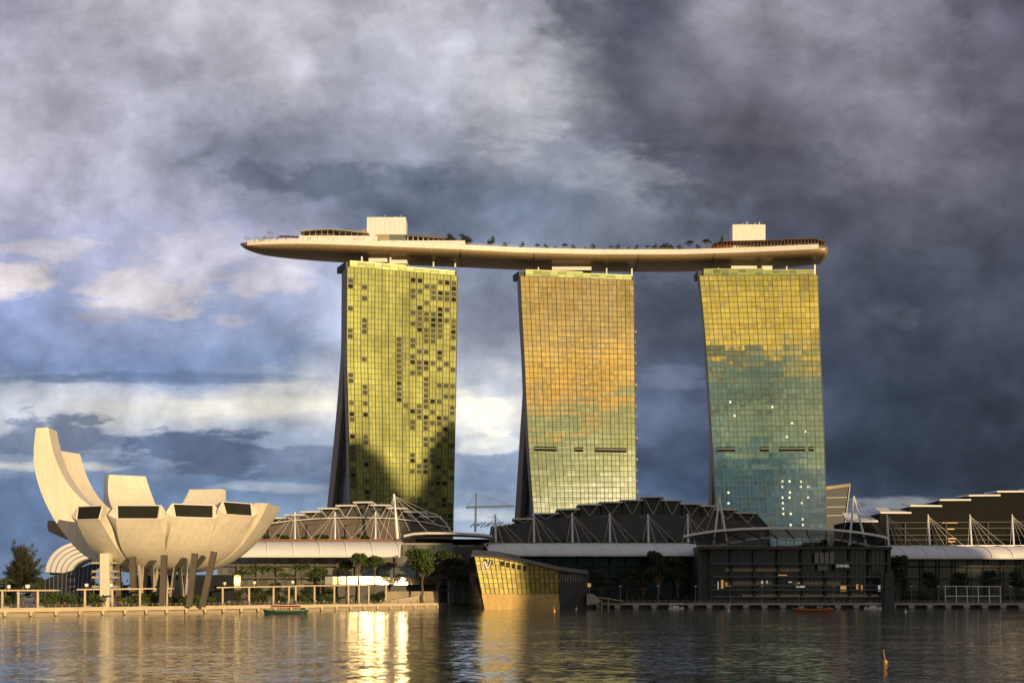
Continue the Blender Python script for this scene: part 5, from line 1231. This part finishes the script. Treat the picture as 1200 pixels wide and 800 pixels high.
# ================================================================== RIGHT QUAY
b = MB().box(XP(696, 604), 603.5, 1.75, XP(1450, 604), 612, 2.7); struct(b.build('quay_deck', 'concrete'))
fd = None
for k in range(27):
    px = lerp(702, 1262, k / 26); x = XP(px, 603)
    if fd is None:
        fd = MB().loft([[(x - 1.0, 602.6, .2), (x + 1.0, 602.6, .2), (x + 1.0, 606, .2), (x - 1.0, 606, .2)], [(x - 1.5, 602.6, 1.74), (x + 1.5, 602.6, 1.74), (x + 1.5, 606, 1.74), (x - 1.5, 606, 1.74)]]).build('quay_pier', 'concrete', loc=(x, 603, .2)); tag(fd, 'pale tapered pier under the right quay edge', 'pier', 'piers under the right quay')
        MB().tube((x, 604, -1.5), (x, 604, .2), .7, n=8).build('pile', 'dark_stone', fd)
    else: dup(fd, (x, 603, .2))
rl2 = thing('railing', 'dark railing along the right quay edge', 'railing', (XP(950, 604), 604, 2.7))
for h_ in (.5, 1.05): MB().tube((XP(698, 604), 604, 2.7 + h_), (XP(1262, 604), 604, 2.7 + h_), .045, n=5).build('rail', 'steel', rl2)
for k in range(90): x = lerp(XP(698, 604), XP(1262, 604), k / 89); MB().box(x - .05, 603.95, 2.7, x + .05, 604.05, 3.8).build('post', 'steel', rl2)
bl_ = None
for k, px in enumerate((727, 771, 815, 855, 893, 936, 977, 1068, 1100, 1140, 1184)):
    n_ = ['first', 'second', 'third', 'fourth', 'fifth', 'sixth', 'seventh', 'eighth', 'ninth', 'tenth', 'last'][k]
    c = (XP(px, 606), 606, 2.7)
    if bl_ is None:
        bl_ = thing('lamp_post', n_ + ' slim lamp post from the crystal pavilion along the right quay', 'lamp post', c, 'lamp posts on the right quay'); v = Vector(c)
        MB().tube(v, v + Vector((0, 0, 7.5)), .13, .08).build('post', 'steel', bl_); MB().box(v.x - .7, v.y - .3, v.z + 7.5, v.x + .7, v.y + .3, v.z + 7.8).build('lamp_head', 'pale_metal', bl_)
    else: dup(bl_, c, 0, 1, n_ + ' slim lamp post from the crystal pavilion along the right quay')
fk = thing('frame_kiosk', 'open white metal frame of five bays on the right quay', 'frame', (XP(1140, 606), 607, 2.7))
for py in (686.5, 698): MB().bar(P(1107, py, 607), P(1173, py - (0 if py > 690 else -.3), 607), .32, .32).build('beam', 'white_paint', fk)
for k in range(6): MB().bar(P(1108 + k * 12.9, 706, 607), P(1107.5 + k * 12.9, 686.5, 607), .3, .3).build('post', 'white_paint', fk)
MB().bar(P(1107, 686.5, 607), P(1107, 686.5, 607) + Vector((0, 3, 0)), .25, .25).build('beam', 'white_paint', fk); MB().box(XP(1107, 610), 609.5, 2.7, XP(1173, 610), 610.2, ZP(699, 610)).build('counter', 'dark_wall', fk)
py_ = thing('pylon', 'dark tall slab pylon rising at the right quay edge', 'pylon', (XP(1042, 601), 601, 0))
MB().loft([[(XP(1035.5, 600), 600, -1), (XP(1048.5, 600), 600, -1), (XP(1048.5, 600), 603, -1), (XP(1035.5, 600), 603, -1)], [(XP(1037.5, 600), 600, ZP(672, 600)), (XP(1047, 600), 600, ZP(668, 600)), (XP(1047, 600), 603, ZP(668, 600)), (XP(1037.5, 600), 603, ZP(672, 600))]]).build('shaft', 'dark_wall', py_)
MB().box(XP(1036.5, 599.9), 599.7, ZP(690, 600), XP(1047.6, 599.9), 599.95, ZP(689, 600)).build('band', 'dark_stone', py_)
# footbridge from the crystal pavilion to the quay
fb = thing('footbridge', 'low curved footbridge from the crystal pavilion to the right quay', 'footbridge', (XP(705, 603), 600, 0))
b = MB()
for k in range(8):
    A, B = P(lerp(688, 730, k / 8), lerp(697, 703, k / 8), 601), P(lerp(688, 730, (k+1) / 8), lerp(697, 703, (k+1) / 8), 601); u = Vector((0, 0, .5)); bk_ = Vector((0, 3, 0)); b.hexa([A - u, B - u, B - u + bk_, A - u + bk_], [A, B, B + bk_, A + bk_])
b.build('deck', 'concrete', fb)
sh_ = MB(); arc = [(687.5, 708.5), (687.5, 696), (692, 694.8), (697, 696.5), (701, 700), (704, 704), (700, 707)]
sh_.ext([(XP(x, 598), ZP(y, 598)) for x, y in arc], 598, 600.5); sh_.build('landing_shell', 'concrete', fb)
for px in (705, 713): MB().tube((XP(px, 602), 602.5, -.5), (XP(px, 602), 602.5, ZP(700, 602)), .5, n=8).build('pier', 'concrete', fb)
b = MB().box(XP(688.5, 599), 599, ZP(687.5, 599), XP(692.5, 599), 599.4, ZP(683, 599)); o = b.build('lit_sign', 'lamp_warm'); MB().tube((XP(690.5, 599.5), 599.6, ZP(697, 599)), (XP(690.5, 599.5), 599.6, ZP(687.6, 599)), .12).build('post', 'steel', o); tag(o, 'small glowing orange sign at the right corner of the crystal pavilion', 'sign')
# lit shop windows inside the entrance hall
for xa, xb, ya, yb, m in ((845, 847.6, 679, 689, 'lamp_warm'), (850.4, 852, 682, 687, 'lamp_warm'), (841, 842, 681, 690, 'lamp_white'), (985, 991.5, 686, 692.5, 'lamp_warm'), (1003.5, 1005.5, 684, 690.5, 'lamp_warm'), (1009, 1010.6, 685, 692, 'lamp_warm'), (1029, 1031.5, 685, 692.5, 'lamp_white'), (912, 922, 673, 674.2, 'lamp_warm'), (895, 903, 673, 674, 'red'), (892, 894, 680, 683.5, 'lamp_white'), (898, 899.6, 680, 683, 'lamp_white'), (924, 928, 681, 682.4, 'lamp_white'), (933, 943, 686, 688, 'lamp_white'), (935, 937, 682, 683.6, 'lamp_warm')):
    MB().box(XP(xa, 608.6), 608.3, ZP(yb, 608.6), XP(xb, 608.6), 608.7, ZP(ya, 608.6)).build('lit_window', m, PV)
for z in (5.6, 10.8): MB().tube((XP(836, 607), 607.6, z), (XP(1042, 607), 607.6, z), .07, n=5).build('gallery_rail', 'pale_metal', PV)
# ================================================================== LEFT BACKGROUND
dm_ = thing('conservatory', 'white ribbed shell conservatory behind the feathery tree and museum', 'conservatory', at(95, 760)); Yd = 760
def shell(f_, a):   # nested leaning arches
    x0 = lerp(53, 84, f_); ytop = lerp(634, 654, f_); px = x0 + (128 - x0) * (1 - math.cos(a)) / 2; py = lerp(672, ytop, math.sin(a) ** .75)
    return P(px + 6 * math.sin(a), py, Yd + f_ * -5)
N_ = 5
for k in range(N_):
    b = MB()
    for s in range(16):
        a0, a1 = math.pi * (s / 16) * .62 + .02, math.pi * ((s + 1) / 16) * .62 + .02
        f0, f1 = k / N_, (k + .72) / N_
        A, B, C2, D2 = shell(f0, a0), shell(f0, a1), shell(f1, a1), shell(f1, a0); u = Vector((0, 3.0, -.5))
        b.hexa([A + u, B + u, C2 + u, D2 + u], [A, B, C2, D2])
    b.build('shell_rib', 'white_panel', dm_)
b = MB()
for s in range(16):
    a0, a1 = math.pi * (s / 16) * .62 + .02, math.pi * ((s + 1) / 16) * .62 + .02; u = Vector((0, 6, -1.2)); v = Vector((0, 10, -1.6))
    b.hexa([shell(0.02, a0) + v, shell(0.02, a1) + v, shell(.95, a1) + v, shell(.95, a0) + v], [shell(0.02, a0) + u, shell(0.02, a1) + u, shell(.95, a1) + u, shell(.95, a0) + u])
b.build('glass_skin', 'dark_glass', dm_)
gh = thing('glass_hall', 'dark slanted glass hall left of the museum stair tower', 'hall', at(82, 485)); Yg = 485
prof_ = [(43, 683), (60, 675.5), (96, 664.2), (114, 658.5)]
b = MB(); nn = 14
def gpt(px, top): y = interp(px, prof_) if top else 704; return P(px + (0 if top else 1.5 - (px - 43) * .09), y, Yg + (6 if top else 0))
for i in range(nn):
    xa, xb = lerp(43, 114, i / nn), lerp(43, 114, (i + 1) / nn); b.q(gpt(xa, 0), gpt(xb, 0), gpt(xb, 1), gpt(xa, 1), uv=[(i, 0), (i+1, 0), (i+1, 3), (i, 3)])
b.build('glass', 'hall_glass_blue', gh, recalc=False) if False else b.build('glass', 'dark_glass', gh, recalc=False)
b = MB()
for i in range(nn + 1): x = lerp(43, 114, i / nn); b.bar(gpt(x, 0) + Vector((0, -.2, 0)), gpt(x, 1) + Vector((0, -.2, 0)), .18, .18)
b.build('glazing_bars', 'steel', gh)
MB().hexa([P(43, 683, Yg + 6.2) - Vector((0,0,.4)), P(114, 658.5, Yg + 6.2) - Vector((0,0,.4)), P(114, 658.5, Yg + 6.2) + Vector((0,16,-.4)), P(43, 683, Yg + 6.2) + Vector((0,16,-.4))], [P(43, 682.4, Yg + 6.2), P(114, 657.9, Yg + 6.2), P(114, 657.9, Yg + 6.2) + Vector((0,16,0)), P(43, 682.4, Yg + 6.2) + Vector((0,16,0))]).build('roof', 'dark_wall', gh)
MB().box(XP(44, Yg), Yg + 7, 2.4, XP(112, Yg), Yg + 20, ZP(690, Yg)).build('back_wall', 'dark_wall', gh)
# the museum's low rear lobe showing behind the big petal
b = MB(); Y = 505
pts_ = [(55.5, 611.5), (57.5, 609), (66, 612), (80, 622), (92, 634), (84, 634), (70, 628.5), (57, 622.5), (55.5, 618)]
b.ext([(XP(x, Y), ZP(y, Y)) for x, y in pts_], Y, Y + 9); b.build('rear_lobe', 'tan_wall', mus)
# far shore woods closing the view on both sides
fw = MB(); rnd = random.Random(77)
for k in range(60):
    x = -900 + k * 30 + rnd.uniform(-8, 8); y = 1500 + rnd.uniform(-60, 60); leaf_cards(fw, rnd, Vector((x, y, 10)), (24, 16, 12 + rnd.uniform(0, 6)), 160, 3.0, .8, .2)
struct(fw.build('far_woods', 'leaf_dark', recalc=False, loc=(0, 1500, 0)), 'stuff')
# ================================================================== BOATS AND BUOYS
def hullmesh(cx, cy, L, B_, z1, sheer=.5, n=14):
    rings = []
    for k in range(n + 1):
        t = k / n * 2 - 1; w_ = B_ / 2 * (1 - abs(t) ** 3.2) ** .7 + .04; zt_ = z1 + sheer * t * t
        rings.append([(cx + t * L / 2, cy - w_, zt_), (cx + t * L / 2 * .94, cy - w_ * .75, -.1), (cx + t * L / 2 * .92, cy, -.45), (cx + t * L / 2 * .94, cy + w_ * .75, -.1), (cx + t * L / 2, cy + w_, zt_)])
    return rings
def bumboat(label, cx, cy, L, hullm, stripm, roofm, nm='river_boat', people=6, rz=0.0):
    t = thing(nm, label, 'boat', (cx, cy, 0)); R_ = hullmesh(cx, cy, L, 3.6, 1.0)
    MB().loft(R_).build('hull', hullm, t)
    g_ = MB()
    for a_, c_ in zip(R_, R_[1:]):
        for s_ in (0, 4): g_.bar(Vector(a_[s_]) + Vector((0, -.06 if s_ == 0 else .06, -.05)), Vector(c_[s_]) + Vector((0, -.06 if s_ == 0 else .06, -.05)), .16, .26)
    g_.build('gunwale', stripm, t)
    x0, x1 = cx - L * .32, cx + L * .30; rf_ = MB(); n = 6
    prof__ = [(-1.7, 2.45), (-1.2, 2.75), (0, 2.9), (1.2, 2.75), (1.7, 2.45)]
    rf_.loft([[(x, cy + a_, z) for a_, z in prof__] + [(x, cy + a_, z - .14) for a_, z in reversed(prof__)] for x in (x0, x1)]); rf_.build('canopy', roofm, t)
    for k in range(n):
        for s_ in (-1.55, 1.55): MB().tube((lerp(x0 + .2, x1 - .2, k / (n-1)), cy + s_, .9), (lerp(x0 + .2, x1 - .2, k / (n-1)), cy + s_, 2.5), .06).build('roof_post', roofm, t)
    MB().box(x0 + .3, cy - 1.2, .8, x1 - .3, cy + 1.2, 1.25).build('bench', 'wood', t)
    MB().box(cx + L * .33, cy - .8, .8, cx + L * .43, cy + .8, 2.0).build('wheelhouse', hullm, t)
    for k in range(people): person((lerp(x0 + .8, x1 - .8, (k + .5) / people), cy + (.5 if k % 2 else -.6), .55), k, 'passenger aboard the ' + ('green' if stripm == 'green_paint' else 'orange') + ' river boat', 'passengers on the ' + ('green' if stripm == 'green_paint' else 'orange') + ' boat', 1.57)
    return t
mat('hull_dark', (.022, .045, .032), .5, var=.15); mat('hull_orange', (.30, .085, .03), .5, var=.15)
bumboat('green and dark river boat with a red brown roof off the left promenade', XP(335, 458), 458, 15.6, 'hull_dark', 'green_paint', 'red', people=8)
bumboat('long orange brown river boat moored in the shade at the right', XP(953, 500), 500, 15.2, 'hull_orange', 'orange', 'dark_wall', people=3)
def skiff(label, cx, cy, L):
    t = thing('work_boat', label, 'boat', (cx, cy, 0), 'white work boats at the right quay'); MB().loft(hullmesh(cx, cy, L, 2.6, .7, .25)).build('hull', 'white_panel', t)
    for k in range(4):
        for s_ in (-1, 1): MB().tube((cx + L * (-.36 + .24 * k), cy + s_, .6), (cx + L * (-.36 + .24 * k), cy + s_, 2.5), .06).build('roof_post', 'white_paint', t)
    MB().box(cx - L * .42, cy - 1.2, 2.5, cx + L * .42, cy + 1.2, 2.68).build('canopy', 'white_paint', t); MB().box(cx - L * .2, cy - .7, .6, cx + L * .15, cy + .7, 1.4).build('console', 'white_panel', t)
skiff('small white canopied boat moored left of the entrance pavilion', XP(792.5, 597), 597, 7.2); skiff('small white canopied boat moored beside the dark slab pylon', XP(1023, 596), 596, 8.4)
def buoy(label, px, py_w, hp, r, m, tilt=0.0):
    Y = HC * F / (py_w - HY); x = XP(px, Y); t = thing('buoy', label, 'buoy', (x, Y, 0)); c = Vector((x, Y, 0))
    ri = [(r * .75, -.2), (r, .0), (r, r * .8), (r * .8, r * 1.15), (r * .2, r * 1.3)]
    MB().loft([[c + Vector((q_ * math.cos(6.283*k/12), q_ * math.sin(6.283*k/12), z)) for k in range(12)] for q_, z in ri]).build('float', m, t, smooth=False)
    top = c + Vector((-hp * tilt, 0, hp)); MB().tube(c + Vector((0, 0, r)), top, r * .16, r * .12).build('pole', 'white_paint' if m != 'orange' else 'orange_pale', t)
    MB().ball(top, r * .3, 8, 5).build('topmark', m, t)
mat('orange_pale', (.65, .42, .25), .6, var=.1)
buoy('orange buoy with a slanting pale pole in the near water', 1037.5, 776, 1.25, .21, 'orange', .16)
buoy('small orange marker buoy just before the crystal pavilion', 649.5, 716.2, 2.0, .55, 'orange')
buoy('small pale marker buoy at the right corner of the crystal pavilion', 675.5, 713.6, 1.6, .45, 'white_paint')
buoy('small white marker buoy in the shade left of the orange brown boat', 854, 715.6, 1.2, .5, 'white_paint')
buoy('small white marker buoy right of the dark pylon', 1061.5, 717, 1.6, .5, 'white_paint')
buoy('tiny dark buoy in the bright glint off the promenade', 475, 721.5, .6, .35, 'dark_wall')
